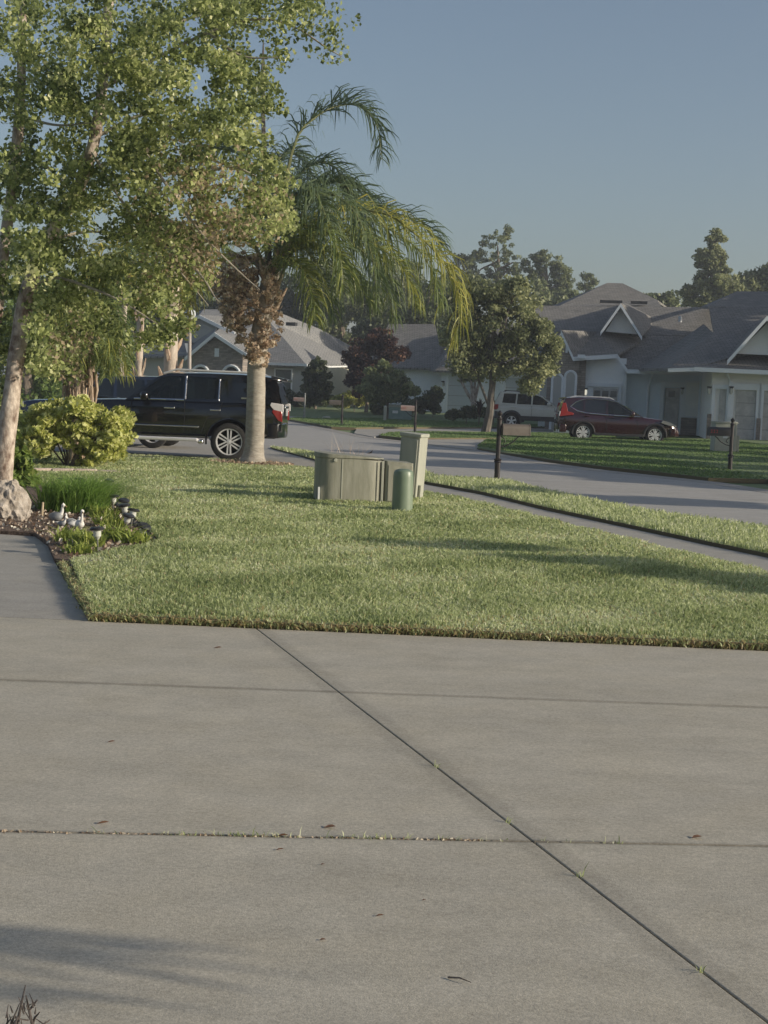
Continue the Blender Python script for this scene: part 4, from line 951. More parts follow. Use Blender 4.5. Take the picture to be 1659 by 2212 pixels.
gu = MB(); p1, p2 = H.hit(1239, 771, -.95), H.hit(1334, 765, -.55); gu.poly([p1, p2, p2 - Vector((0, 0, .2)), p1 - Vector((0, 0, .2))], .12, -H.n)
p1, p2 = H.hit(1356, 798, -.55), H.hit(1530, 803, -.55); gu.poly([p1, p2, p2 - Vector((0, 0, .2)), p1 - Vector((0, 0, .2))], .12, -H.n)
p1, p2 = H.hit(1334, 765, -.5), H.hit(1356, 798, -.5); gu.poly([p1, p2, p2 - Vector((0, 0, .2)), p1 - Vector((0, 0, .2))], .12, -H.n)
p1, p2 = H.hit(1212, 713, -.75), H.hit(1239, 771, -.98); gu.poly([p1, p2, p2 - Vector((0, 0, .22)), p1 - Vector((0, 0, .22))], .12, -H.n)
gu.box(H.lx(1244, -1), H.lx(1260, -1), -1.2, -.9, H.lz(1250, 774, -1), H.lz(1250, 766, -1), T=H.T); gu.box(H.lx(1398, -1), H.lx(1424, -1), -.9, -.6, H.lz(1410, 800, -.8), H.lz(1410, 791, -.8), T=H.T)
T.part('gutter', gu, M['trimblue'], smooth=False)
T.part('downspout', MB().tube([H.W(H.lx(1408), -.5, ev - .1), H.W(H.lx(1405), .2, ev - .5), H.W(H.lx(1400, .3), .35, ev - .8), H.W(H.lx(1400, .3), .35, .1)], .06, 6), M['trimblue'])
garage(H, T, H.lx(1281), H.lx(1334), .0, H.lz(1310, 839), -.02)
s_ = MB(); surround(H, s_, H.lx(1270), H.lx(1336), 0, H.lz(1310, 836), 0, .14, .12); T.part('garage_trim', s_, M['trimblue'], smooth=False)
T.part('corner_board', H.box(MB(), 1346, 1352, -.04, .02, 0, ev), M['trimblue'], smooth=False)
lantern(H, T, H.lx(1265), 0, H.lz(1265, 853), True)
lantern(H, T, H.lx(1474), .4, H.lz(1474, 852))
dr = T.part('door', H.box(MB(), 1437, 1468, .34, .40, 0, H.lz(1450, 838)), gdoor, smooth=False)
T.part('door_window', H.box(MB(), 1444, 1458, .325, .338, H.lz(1450, 858), H.lz(1450, 844)), M['pane'], dr, smooth=False)
s_ = MB(); surround(H, s_, H.lx(1435), H.lx(1470), 0, H.lz(1450, 836), .4, .2, .14); T.part('door_trim', s_, M['trimblue'], smooth=False)
skyglass = mat('mirror_window', (.75, .75, .72), .12, metal=.6)
w_ = T.part('sunlit_patch_frame', H.box(MB(), 1478, 1512, .30, .38, H.lz(1490, 902), H.lz(1490, 822)), M['trimblue'], smooth=False)  # border of the patch that stands for a sunlit porch wall
T.part('pane', H.box(MB(), 1482, 1509, .28, .296, H.lz(1490, 898), H.lz(1490, 826)), mat('sunlit_patch_white', (.85, .85, .80), .5, (.75, .77, .76), 2), w_, smooth=False)  # sunlit wall painted as plain white; no real window pane
T.part('stone_wainscot', H.box(MB(), 1474, 1508, .15, .4, 0, H.lz(1490, 903)), stone, smooth=False)
T.part('column', H.box(MB(), 1510, 1522, -.4, -.1, 0, ev - .15), st_c, smooth=False)
T.part('vent_pipe', MB().tube([H.hit(1469, 696, 5), H.hit(1469, 683, 5)], .09, 8), M['white'])

# ---- House D (beige, right edge)
H = House(1600, 65, R(9))
T = Thing('house', 'beige garage house with big white gable cut by the right edge', 'house', H.o)
ev = H.lz(1600, 800)
T.part('wall', H.box(MB(), 1536, 1900, 0, 12, 0, ev), st_d, smooth=False)
rd = MB()
H.rpoly(rd, [(1443, 796, -.5), (1510, 793, -.5), (1640, 752, 1.6), (1582, 730, 3.6), (1542, 720, 4.2)])
H.rpoly(rd, [(1443, 796, -.5), (1542, 720, 4.2), (1520, 700, 9), (1380, 796, 9)])
H.rpoly(rd, [(1500, 793, -.6), (1920, 812, -.6), (1900, 765, 1.5), (1575, 762, 1.5)])
H.rpoly(rd, [(1542, 720, 4.2), (1640, 752, 1.6), (1900, 760, 1.6), (1900, 660, 8), (1532, 664, 8)])
T.part('roof', rd, roofC, smooth=False)
hp_ = MB(); H.rpoly(hp_, [(1530, 662, 8), (1592, 629, 12), (1900, 632, 12), (1900, 668, 8)]); H.rpoly(hp_, [(1530, 662, 8), (1592, 629, 12), (1560, 650, 20), (1515, 662, 16)])
T.part('upper_roof', hp_, roofC, smooth=False)
T.part('ridge_vent', MB().box(H.lx(1588, 9.5), H.lx(1634, 9.5), 9.0, 9.6, H.lz(1600, 662, 9.2), H.lz(1600, 657, 9.2), T=H.T), M['blackplastic'], smooth=False)
gk = -.3
T.part('gable_wall', MB().poly([H.hit(1590, 764, gk + .6), H.hit(1735, 770, gk + .6), H.hit(1658, 697, gk + .6)], .1, H.n), st_w, smooth=False)
gr = MB(); H.rpoly(gr, [(1572, 776, gk), (1657, 684, gk), (1668, 684, 7), (1590, 735, 7)], .1); H.rpoly(gr, [(1657, 684, gk), (1752, 782, gk), (1800, 735, 7), (1668, 684, 7)], .1)
T.part('gable_roof', gr, roofC, smooth=False)
rk = MB(); rake(H, rk, (1571, 778, gk - .1), (1657, 682, gk - .1), .2); rake(H, rk, (1657, 682, gk - .1), (1754, 784, gk - .1), .2); T.part('gable_trim', rk, M['trimblue'], smooth=False)
gu = MB(); p1, p2 = H.hit(1500, 793, -.68), H.hit(1920, 812, -.68); gu.poly([p1, p2, p2 - Vector((0, 0, .18)), p1 - Vector((0, 0, .18))], .12, -H.n)
p1, p2 = H.hit(1443, 796, -.6), H.hit(1500, 794, -.6); gu.poly([p1, p2, p2 - Vector((0, 0, .16)), p1 - Vector((0, 0, .16))], .12, -H.n)
T.part('gutter', gu, M['trimblue'], smooth=False)
zt = H.lz(1600, 842)
garage(H, T, H.lx(1591), H.lx(1633), 0, zt, -.02, False); garage(H, T, H.lx(1650), H.lx(1760), 0, zt, -.02, False)
s_ = MB(); surround(H, s_, H.lx(1585), H.lx(1634), 0, zt, 0, .2, .14); T.part('garage_trim', s_, M['trimblue'], smooth=False)
s_ = MB(); surround(H, s_, H.lx(1650), H.lx(1760), 0, zt, 0, .2, .14); T.part('garage_trim', s_, M['trimblue'], smooth=False)
dr = T.part('door', H.box(MB(), 1555, 1568, -.05, .0, 0, zt), gdoor, smooth=False)
s_ = MB(); surround(H, s_, H.lx(1545), H.lx(1569), 0, zt, 0, .14, .12); T.part('door_trim', s_, M['trimblue'], smooth=False)
T.part('stone_pier', MB().box(H.lx(1530), H.lx(1539), -.2, 0, 0, 1.15, T=H.T), stone, smooth=False)
T.part('stone_pier', MB().box(H.lx(1637), H.lx(1646), -.2, 0, 0, 1.05, T=H.T), stone, smooth=False)
T.part('wall_column', MB().box(H.lx(1573), H.lx(1582), -.22, -.02, 1.0, 2.55, T=H.T), M['trimblue'], smooth=False)
lantern(H, T, H.lx(1531), 0, H.lz(1531, 852)); lantern(H, T, H.lx(1578), -.22, H.lz(1578, 852))
T.part('downspout', MB().tube([H.W(H.lx(1566), -.5, ev - .15), H.W(H.lx(1574), -.1, ev - .4), H.W(H.lx(1576), -.08, zt + .3)], .05, 6), M['trimblue'])

# ================================================================ TREES
oakm = leafmat('oak_leaf', [(0.045, 0.055, 0.025), (0.10, 0.115, 0.055), (0.18, 0.195, 0.095), (0.28, 0.285, 0.15)], .3)
pinem = leafmat('pine_leaf', [(0.04, 0.052, 0.026), (0.08, 0.098, 0.045), (0.14, 0.16, 0.075), (0.22, 0.235, 0.12)], .3)
greenm = leafmat('bright_leaf', [(0.03, 0.05, 0.012), (0.07, 0.11, 0.025), (0.13, 0.18, 0.045), (0.25, 0.28, 0.09)], .35)
darkm = leafmat('dark_leaf', [(0.018, 0.028, 0.014), (0.035, 0.05, 0.02), (0.06, 0.075, 0.03), (0.11, 0.12, 0.05)], .2)
mapm = leafmat('maple_leaf', [(0.010, 0.007, 0.009), (0.024, 0.013, 0.013), (0.045, 0.022, 0.018), (0.14, 0.07, 0.035)], .2)
goldm = leafmat('gold_leaf', [(0.08, 0.10, 0.02), (0.20, 0.22, 0.05), (0.34, 0.33, 0.10), (0.50, 0.47, 0.20)], .35)
def cloud(centers, radii, n, spread=1.0):
    """points in ellipsoids: centers (m,3), radii (m,3)"""
    centers = np.asarray(centers, float); radii = np.asarray(radii, float)
    vol = radii.prod(1) ** .8; idx = rng.choice(len(centers), n, p=vol / vol.sum())
    u = rng.normal(size=(n, 3)); u /= np.linalg.norm(u, axis=1)[:, None]; u *= (rng.random(n) ** .42)[:, None]
    return centers[idx] + u * radii[idx] * spread, idx
def subclusters(c, r, m, rad):
    """m small clusters near the surface and inside of ellipsoid c,r"""
    u = rng.normal(size=(m, 3)); u /= np.linalg.norm(u, axis=1)[:, None]; u *= rng.uniform(.35, 1.0, m)[:, None] ** .6
    cc_ = np.asarray(c) + u * np.asarray(r); rr_ = np.stack([rng.uniform(.6, 1.3, m) * rad, rng.uniform(.6, 1.3, m) * rad, rng.uniform(.4, .9, m) * rad], 1)
    return cc_, rr_
def tree(name, label, px, base_py, D, top_py, crown, nleaf, lsize, lm, trunk_r, clus=40, crad=.8, z0=0.0, group=None, barkm=None, cat='tree', branches=7, fork=.35, elong=1.5, x=None):
    """crown: list of (px,py,rx_px,ry_px) ellipses at distance D"""
    b = At(px, 900, D); b.z = z0; s = D / F
    T = Thing(name, label, cat, tuple(b), 0, group)
    cs, rs = [], []
    for (cx, cy, rx, ry) in crown:
        c = At(cx, cy, D); m = max(6, int(clus * (rx * ry) / sum(e[2] * e[3] for e in crown)))
        a, r_ = subclusters(c, (rx * s * .85, min(rx, ry * 1.3) * s * .85, ry * s * .85), m, crad); cs.append(a); rs.append(r_)
    cs = np.concatenate(cs); rs = np.concatenate(rs)
    P, idx = cloud(cs, rs, nleaf)
    base = rng.normal(.5, .13, len(cs)); tint = base[idx] + rng.normal(0, .16, nleaf)
    me = leafmesh('crown', P, lsize, tint, b, elong=elong); T.part('crown', me, lm, smooth=False, fix=False)
    tm = MB(); topc = At(crown[0][0], crown[0][1], D); fk = b.lerp(topc, fork)
    tm.tube([b, b + (fk - b) * .5 + Vector((rng.normal(0, .05), 0, 0)) * trunk_r * 4, fk, fk.lerp(topc, .6), topc], [trunk_r * 1.25, trunk_r, trunk_r * .85, trunk_r * .5, trunk_r * .2], 8)
    for k in rng.choice(len(cs), min(branches, len(cs)), replace=False):
        e = Vector(cs[k]); st = fk.lerp(topc, rng.uniform(-.2, .7)); mid = st.lerp(e, .5) + Vector((0, 0, .12 * (e - st).length))
        tm.tube([st, mid, e], [trunk_r * .4, trunk_r * .25, trunk_r * .08], 6)
    T.part('trunk', tm, barkm or M['bark'])
    return T
# oak in front of the white house
tree('oak_tree', 'round-crowned oak on the grass island before the white garage', 1050, 936, 62, 590,
     [(1085, 690, 110, 95), (1030, 660, 75, 75), (1150, 735, 62, 62), (1010, 740, 60, 65), (1085, 775, 95, 45), (1120, 640, 55, 45), (1165, 795, 34, 28), (1178, 760, 24, 30), (990, 700, 34, 50), (1000, 770, 34, 38), (1140, 830, 22, 18)], 24000, .10, oakm, .16, 170, .5, branches=12, barkm=M['darkbark'])
# pines far behind
pn = 'tall pines beyond the houses'
for (lab, px, D, crown, tr) in (
    ('tall pine with broken crown rising highest behind the oak', 1085, 150, [(1075, 530, 42, 36), (1115, 565, 44, 32), (1045, 575, 50, 34), (1085, 503, 22, 18), (1030, 545, 26, 20), (1100, 605, 65, 32), (1060, 620, 70, 30)], .3),
    ('open-branched pine just right of the tallest pine', 1185, 150, [(1180, 562, 34, 26), (1212, 585, 26, 22), (1160, 590, 24, 26), (1195, 618, 44, 18), (1225, 605, 16, 12)], .26),
    ('pine behind the tip of the golden palm frond', 1000, 150, [(1000, 580, 36, 36), (975, 610, 30, 30), (1030, 610, 30, 26)], .26),
    ('thin small pine poking above the left roof slope', 1262, 160, [(1268, 600, 12, 14), (1278, 610, 12, 10), (1252, 620, 9, 10), (1270, 622, 12, 10)], .12)):
    tree('pine_tree', lab, px, 880, D, 500, crown, 7000 if tr > .2 else 1300, .16, pinem, tr, 120 if tr > .2 else 26, .45, group=pn, branches=10, z0=.4, fork=.75)
tree('cypress_tree', 'tall dark conifer standing above the right roofs', 1530, 880, 120, 500, [(1545, 520, 20, 24), (1538, 560, 40, 34), (1545, 605, 54, 40), (1512, 638, 54, 28), (1576, 632, 42, 30), (1500, 655, 30, 16)], 26000, .14, oakm, .3, 260, .42, z0=.4, fork=.8)
tree('broadleaf_tree', 'broad tree top at the right edge behind the beige house roof', 1640, 880, 125, 570, [(1632, 612, 30, 22), (1665, 600, 40, 25), (1612, 640, 25, 16)], 4500, .26, oakm, .25, 30, 1.0, z0=.4, fork=.8)
tree('broadleaf_tree', 'low ragged treetop between the pines and the pointed roof', 1225, 880, 135, 620, [(1215, 650, 45, 20), (1160, 640, 40, 25), (1440, 650, 22, 14), (1400, 655, 24, 10)], 3500, .28, pinem, .2, 30, 1.0, z0=.4, fork=.8)
# dark belt of trees behind the far-left house and the palm
for i, (px, py, rx, ry, D, lab) in enumerate((
    (640, 640, 75, 55, 130, 'dark green tree directly behind the far grey roof ridge'), (740, 650, 80, 70, 125, 'dark tree behind the right slope of the grey roof'),
    (830, 680, 80, 85, 118, 'dense dark tree behind the red maple'), (915, 700, 75, 95, 112, 'dense dark tree between the maple and the oak'),
    (700, 600, 60, 40, 150, 'thin treetops showing sky gaps above the grey roof'), (860, 600, 70, 50, 150, 'taller treetop behind the hanging palm fronds'), (960, 660, 60, 60, 130, 'shadowed tree behind the left side of the oak'),
    (470, 640, 90, 60, 130, 'dark tree behind the stone gable'), (340, 640, 90, 80, 120, 'dark tree behind the low grey garage roof'), (200, 660, 100, 110, 90, 'tree behind the left palms at the end of the street'), (60, 680, 100, 120, 80, 'tree at the far left behind the birch stems'))):
    tree('background_tree', lab, px, 880, D, py - ry, [(px, py, rx, ry), (px - rx * .4, py + ry * .5, rx * .6, ry * .6), (px + rx * .45, py + ry * .45, rx * .6, ry * .6), (px, py + ry * 1.1, rx * .9, ry * .6), (px, py + ry * 1.9, rx * .9, ry * .6)],
         15000, .19, (darkm, pinem, greenm)[(0, 1, 0, 0, 1, 1, 0, 0, 0, 2, 2)[i]], .28, 60, 1.1, group='trees behind the houses', z0=.3, fork=.6, branches=4)
# red maple, weeping shrub, cone shrub, hedges
tree('maple_tree', 'dark purple-red maple with orange tips in front of the grey house', 790, 878, 88, 700, [(815, 735, 45, 35), (775, 765, 32, 30), (845, 770, 40, 40), (770, 815, 26, 30), (800, 790, 40, 30), (770, 840, 20, 16)], 9000, .13, mapm, .09, 60, .5, branches=8, z0=.3)
tree('weeping_tree', 'weeping grey-green small tree behind the teal utility box', 838, 905, 82, 780, [(835, 815, 46, 30), (800, 840, 26, 26), (868, 845, 30, 28), (835, 850, 50, 24)], 9000, .10, leafmat('willow_leaf', [(0.05, 0.07, 0.035), (0.10, 0.125, 0.06), (0.17, 0.19, 0.09), (0.26, 0.28, 0.13)], .35), .07, 60, .4, branches=6, elong=3.0, z0=.05)
T = tree('conical_shrub', 'tall egg-shaped clipped shrub beside the grey house window', 680, 880, 91, 757, [(683, 820, 36, 55), (684, 848, 39, 30), (683, 862, 38, 20)], 20000, .10, darkm, .08, 200, .24, cat='shrub', branches=3, z0=.3)
def shrub(name, label, ell, D, n, ls, lm, z0=0, cat='shrub', clus=24, crad=.25, group=None, elong=1.5):
    px, py, rx, ry = ell[0]
    return tree(name, label, px, 0, D, 0, ell, n, ls, lm, .02, clus, crad, z0=z0, cat=cat, branches=5, group=group, elong=elong)
shrub('hedge', 'yellow-green hedge against the sunlit side wall', [(765, 862, 26, 14), (745, 862, 20, 14), (790, 866, 22, 12), (725, 866, 16, 10)], 89, 4000, .12, goldm, .3, 'hedge', 30, .35)
shrub('hedge', 'dark low hedge under the grey house window', [(610, 858, 30, 16), (640, 862, 24, 14), (575, 860, 26, 15), (650, 870, 60, 8)], 93, 4500, .13, darkm, .3, 'hedge', 40, .4)
shrub('hedge', 'dark shrubs at the base of the white garage wall', [(935, 870, 18, 22), (900, 876, 26, 16), (868, 882, 24, 12), (945, 855, 10, 20), (820, 882, 20, 12)], 87, 5000, .12, darkm, .2, 'hedge', 40, .4)
shrub('spreading_shrub', 'low dark spreading shrub under the peeling crape myrtle', [(1008, 889, 28, 11), (1030, 893, 22, 8), (985, 894, 16, 7)], 78, 2500, .12, darkm, .05, 'shrub', 24, .3)
# crape myrtle with peeling stems
b = G(1024, 903); b = Vector((At(1024, 900, 79).x, 79, .05))
T = Thing('crape_myrtle', 'small multi-stemmed tree with pale peeling bark left of the beige SUV', 'tree', tuple(b))
tm = MB()
for (x1, y1, x2, y2) in ((1010, 850, 992, 815), (1020, 845, 1015, 805), (1030, 845, 1040, 810), (1024, 850, 1028, 805)):
    tm.tube([At(1024, 900, 79), At(1023, 868, 79), At(x1, y1, 79), At(x2, y2, 79)], [.16, .14, .085, .05], 7)
T.part('trunk', tm, M['birch'])
P, _i = cloud(*subclusters(At(1018, 790, 79), (1.1, 1.1, .8), 24, .4), 3000); T.part('crown', leafmesh('crown', P, .12, rng.normal(.5, .2, 3000), b), oakm, smooth=False, fix=False)
# red cordylines by the oak
for (px, lab) in ((1032, 'dark red spiky plant left of the oak trunk'), (1063, 'dark red spiky plant right of the oak trunk')):
    b = Vector((At(px + 3, 900, 76).x, 76, .03)); n = 70
    P = np.tile(np.array(b), (n, 1)); P[:, 2] += rng.uniform(.5, .9, n); me = grassobj('cordyline', P, .55, .07, rng.uniform(0, .8, n), mapm, lean=.6, origin=b)
    T = Thing('cordyline_plant', lab, 'plant', tuple(b), group='red spiky plants near the oak'); T.part('leaves', me, mapm, smooth=False, fix=False); T.part('stem', MB().tube([b, b + Vector((0, 0, .8))], .03, 6), M['bark'])

# off-frame street trees (they throw the long evening shadows)
T0 = None
crowns = [(0, 0, 4.4, 2.0), (0, .7, 6.2, 1.4), (0, -.5, 7.4, .9), (.4, .3, 3.0, 1.3)]
def side_tree(x, y, h=1.0):
    T = Thing('street_tree', 'broad street tree past the right edge, nearest the camera in its row', 'tree', (x, y, 0), 0, 'street trees beyond the right edge', local=True)
    cs, rs = [], []
    for (cx, cy, cz, r_) in crowns:
        a, q_ = subclusters((cx, cy, cz), (r_ * 1.2, r_, r_ * .8), 22, .55); cs.append(a); rs.append(q_)
    P, _i = cloud(np.concatenate(cs), np.concatenate(rs), 9000)
    T.part('crown', leafmesh('crown', P, .22, rng.normal(.5, .2, 9000), (0, 0, 0)), oakm, smooth=False, fix=False)
    tm = MB().tube([(0, 0, 0), (.05, 0, 2), (0, .1, 4), (0, 0, 7.2)], [.22, .17, .12, .03], 8)
    for a_ in range(6): tm.tube([(0, 0, 2.4 + .4 * a_), (math.cos(a_ * 2) * 1.3, math.sin(a_ * 2) * 1.3, 3.8 + .4 * a_)], [.08, .02], 6)
    T.part('trunk', tm, M['bark']); return T
T0 = side_tree(24, 27.6)
for i, (x, y, rz, sc_, lab) in enumerate(((24.5, 32.4, 1.0, 1.0, 'second'), (25, 37.2, 2.1, 1.0, 'third'), (24.5, 42.4, .4, .86, 'fourth'), (25.5, 47.5, 3.0, .8, 'fifth'), (27, 53, 5.0, .7, 'sixth'))):
    clone(T0.o, (x, y, 0), rz, scale=sc_, label='broad street tree past the right edge, %s from the camera in its row' % lab)
clone(T0.o, (26.5, 70.5, 0), .9, scale=(1.25, 1.1, 1.3), label='tallest street tree past the right edge, beside the farthest houses')
for (x, y, rz, sc_, lab) in ((26.8, 74.2, 2.2, 1.4, 'tall rounded street tree past the right edge, farthest of all'), (26.2, 67, 4.0, 1.25, 'tall street tree past the right edge, level with the beige garage house'), (27, 60.5, 5.3, .95, 'middling street tree past the right edge, just before the beige garage house')):
    clone(T0.o, (x, y, 0), rz, scale=sc_, label=lab)
clone(T0.o, (23, 25.4, 0), 2.6, scale=(.9, .8, .78), label='smallest street tree past the right edge, before the street bend')
# a slim tree whose trunk shadow crosses the street, and a small crape whose crown shades the lawn
T = Thing('slim_tree', 'slim bare-stemmed tree past the right edge of the street', 'tree', (17, 20.5, 0), 0, local=True)
T.part('trunk', MB().tube([(0, 0, 0), (0, .05, 2.5), (.1, .1, 5)], [.2, .17, .12], 8), M['bark'])
P, _i = cloud(*subclusters((-.4, 0, 4.0), (2.2, .8, .45), 40, .3), 6000); T.part('crown', leafmesh('crown', P, .2, rng.normal(.5, .2, len(P)), (0, 0, 0)), oakm, smooth=False, fix=False)
T = Thing('yard_tree', 'small leaning yard tree past the right edge of the lawn', 'tree', (12.6, 8.4, 0), 0, local=True)
T.part('trunk', MB().tube([(0, 0, 0), (0, .1, 1.2), (.1, .6, 2.4), (.2, 1.6, 3.1)], [.10, .08, .06, .03], 8), M['bark'])
pts = []; 
for (cy, cz, r_) in ((-.2, 2.25, .38), (.4, 2.6, .42), (1.0, 2.9, .40), (1.7, 3.2, .34), (2.4, 3.5, .30), (3.0, 3.85, .24)):
    P, _i = cloud(*subclusters((0, cy, cz), (.7, r_ * 1.2, r_ * .6), 10, .22), 900); pts.append(P)
P = np.concatenate(pts); T.part('crown', leafmesh('crown', P, .10, rng.normal(.5, .2, len(P)), (0, 0, 0)), oakm, smooth=False, fix=False)

# ================================================================ PALMS
palmm = leafmat('palm_leaf', [(0.045, 0.07, 0.045), (0.075, 0.105, 0.06), (0.10, 0.13, 0.04), (0.20, 0.20, 0.045), (0.36, 0.30, 0.07)], .3)
deadm = leafmat('dead_leaf', [(0.12, 0.08, 0.05), (0.27, 0.20, 0.14), (0.40, 0.32, 0.24), (0.50, 0.42, 0.33)], .3)
def bez(pts, n):
    """Catmull-Rom through pts"""
    P = [Vector(p) for p in pts]; P = [P[0] * 2 - P[1]] + P + [P[-1] * 2 - P[-2]]; out = []
    m = len(P) - 3
    for i in range(n):
        u = i / (n - 1) * m; k = min(int(u), m - 1); t = u - k; a, b, c, d = P[k:k + 4]
        out.append(.5 * ((2 * b) + (c - a) * t + (2 * a - 5 * b + 4 * c - d) * t * t + (3 * b - a - 3 * c + d) * t ** 3))
    return out
def frond_arrays(path, nl, ll, lw, tint, droop=1.0, start=.12, spread=1.0):
    """leaflets along a rachis path. returns V, quads, tint"""
    Vs, Q, Tn = [], [], []; n = len(path); k0 = 0
    for i in range(nl):
        for sd in (-1, 1):
            u = start + (1 - start) * (i + rng.random()) / nl; f = u * (n - 1); j = min(int(f), n - 2); p = path[j].lerp(path[j + 1], f - j)
            d = (path[j + 1] - path[j]).normalized(); side = d.cross(Vector((0, 0, 1)))
            if side.length < .1: side = Vector((rng.normal(), rng.normal(), 0))
            side.normalize(); upv = side.cross(d)
            L = ll * (math.sin(math.pi * min(.97, .12 + .8 * u)) ** .55) * rng.uniform(.75, 1.15)
            dr = (side * sd * rng.uniform(.5, 1.0) * spread + upv * rng.uniform(-.3, 1.0) + d * rng.uniform(.35, .8)).normalized()
            pts = [p]; cur = p; dd = dr
            for s in range(4):
                cur = cur + dd * L / 4; pts.append(cur); dd = (dd + Vector((0, 0, -1)) * droop * (.38 + .30 * s)).normalized()
            wv = dr.cross(Vector((rng.normal(), rng.normal(), rng.normal()))).normalized()
            tt = tint + rng.normal(0, .09)
            for s, q_ in enumerate(pts):
                w = lw * (.7, 1, .9, .6, .08)[s] / 2; Vs += [q_ + wv * w, q_ - wv * w]
            for s in range(4): Q.append((k0 + 2 * s, k0 + 2 * s + 1, k0 + 2 * s + 3, k0 + 2 * s + 2)); Tn.append(tt)
            k0 += 10
    return Vs, Q, Tn
def palm(name, label, base, trunk, rad, fronds, nl=46, ll=.8, lw=.028, rings=True, tm=None, group=None, dead=None):
    T = Thing(name, label, 'palm tree', tuple(base), 0, group)
    tp = bez(trunk, 26); rr_ = []
    for i in range(26):
        u = i / 25; r_ = rad * float(np.interp(u, [0, .06, .14, .5, 1], [1.55, 1.2, 1.02, .95, .9])); rr_.append(r_ * (1 + (.03 if i % 2 else 0)))
    T.part('trunk', MB().tube(tp, rr_, 16), tm or M['palmtrunk'], angle=60)
    for k, (pts, tint, droop, L) in enumerate(fronds):
        path = bez(pts, 20)
        Vs, Q, Tn = frond_arrays(path, nl, L * ll, lw, tint, droop)
        me = npmesh('frond', np.array([tuple(v) for v in Vs]) - np.array(base), np.array(Q), None, np.array(Tn))
        f_ = T.part('frond', me, palmm, smooth=False, fix=False)
        T.part('rachis', MB().tube(path, list(np.linspace(.035, .006, 20)), 5), mat('rachis', (.16, .17, .07), .6) if 'rachis' not in bpy.data.materials else bpy.data.materials['rachis'], f_)
    return T
D = 29.2
def A(px, py, dy=0.0): return At(px, py, D + dy)
base = Vector((A(546, 1000).x, D, 0.0))
fr = [
 ([A(588, 590), A(612, 420, -.2), A(640, 300, -.3), A(677, 256, -.2), A(717, 233), A(756, 225, .2), A(788, 237, .3), A(816, 276, .4), A(824, 345, .5)], .18, .8, 1.0),
 ([A(588, 590), A(605, 470, .5), A(640, 385, .8), A(690, 350, 1.0), A(735, 375, 1.2), A(760, 450, 1.3), A(768, 540, 1.4)], .2, 1.2, 1.0),
 ([A(588, 590), A(640, 500, .2), A(736, 455, .3), A(836, 463, .2), A(887, 498, 0), A(935, 538, -.1), A(966, 586, -.2), A(994, 645, -.2), A(984, 740, -.2)], .72, 1.6, 1.15),
 ([A(588, 590), A(640, 490, .9), A(740, 440, 1.4), A(830, 458, 1.8), A(900, 480, 2.1), A(955, 525, 2.3)], .25, 1.0, 1.1),
 ([A(588, 595), A(620, 520, -.6), A(660, 487, -1.0), A(710, 506, -1.3), A(735, 560, -1.5), A(742, 630, -1.6)], .50, 1.2, .9),
 ([A(588, 595), A(640, 480, -.3), A(700, 420, -.5), A(760, 450, -.7), A(800, 540, -.9), A(815, 640, -1.0)], .33, 1.5, 1.1),
 ([A(588, 595), A(630, 520, .4), A(700, 490, .8), A(780, 540, 1.0), A(830, 600, 1.2), A(850, 690, 1.3)], .40, 1.6, 1.1),
 ([A(588, 595), A(640, 540, .2), A(700, 540, .2), A(760, 590, .2), A(800, 660, .2)], .45, 1.4, 1.0),
 ([A(580, 590), A(590, 440, 1.0), A(600, 350, 1.8), A(630, 330, 2.4), A(670, 370, 2.8), A(690, 450, 3.0)], .15, 1.2, 1.0),
 ([A(580, 590), A(560, 440, .3), A(530, 350, .5), A(480, 320, .7), A(420, 350, .8)], .25, 1.0, 1.0),
 ([A(580, 595), A(540, 520, -.5), A(480, 490, -.9), A(430, 530, -1.1), A(400, 610, -1.2)], .80, 1.3, .9),
 ([A(580, 595), A(530, 560, .8), A(470, 570, 1.5), A(420, 630, 2.0), A(400, 690, 2.2)], .85, 1.3, .8),
 ([A(585, 595), A(640, 430, 1.5), A(690, 395, 2.5), A(770, 400, 3.0), A(830, 480, 3.4), A(850, 570, 3.6)], .2, 1.3, 1.1),
 ([A(588, 595), A(630, 470, .6), (A(700, 400, 1.0)), A(745, 400, 1.2), A(785, 470, 1.4), A(800, 560, 1.5)], .28, 1.5, 1.1),
 ([A(588, 595), A(640, 530, -.2), A(720, 500, -.4), A(800, 520, -.5), A(870, 580, -.6), A(900, 660, -.6)], .6, 1.7, 1.0),
 ([A(588, 595), A(660, 510, .5), A(760, 470, .9), A(850, 500, 1.1), A(920, 560, 1.3), A(950, 660, 1.4)], .5, 1.7, 1.15),
 ([A(588, 595), A(620, 540, .9), A(660, 540, 1.3), A(700, 600, 1.6), A(715, 680, 1.7)], .35, 1.5, 1.0),
 ([A(588, 590), A(610, 470, -.5), A(640, 420, -.9), A(680, 420, -1.2), A(710, 480, -1.5)], .3, 1.3, 1.0),
 ([A(585, 600), A(620, 570, -.5), A(650, 580, -.9), A(670, 630, -1.1), A(680, 690, -1.2)], .55, 1.3, .8),
]
T = palm('queen_palm', 'tall queen palm with arching golden-tipped fronds at the driveway corner', base, [A(546, 1002), A(550, 950), A(553, 860), A(556, 760), A(575, 650), A(588, 585)], .185, fr, nl=112, ll=.90, lw=.026)
T.part('spear_leaf', MB().tube([A(584, 590), A(575, 400), A(568, 250), A(567, 180), A(569, 85)], [.05, .035, .045, .05, .008], 5), M['darkbark'])
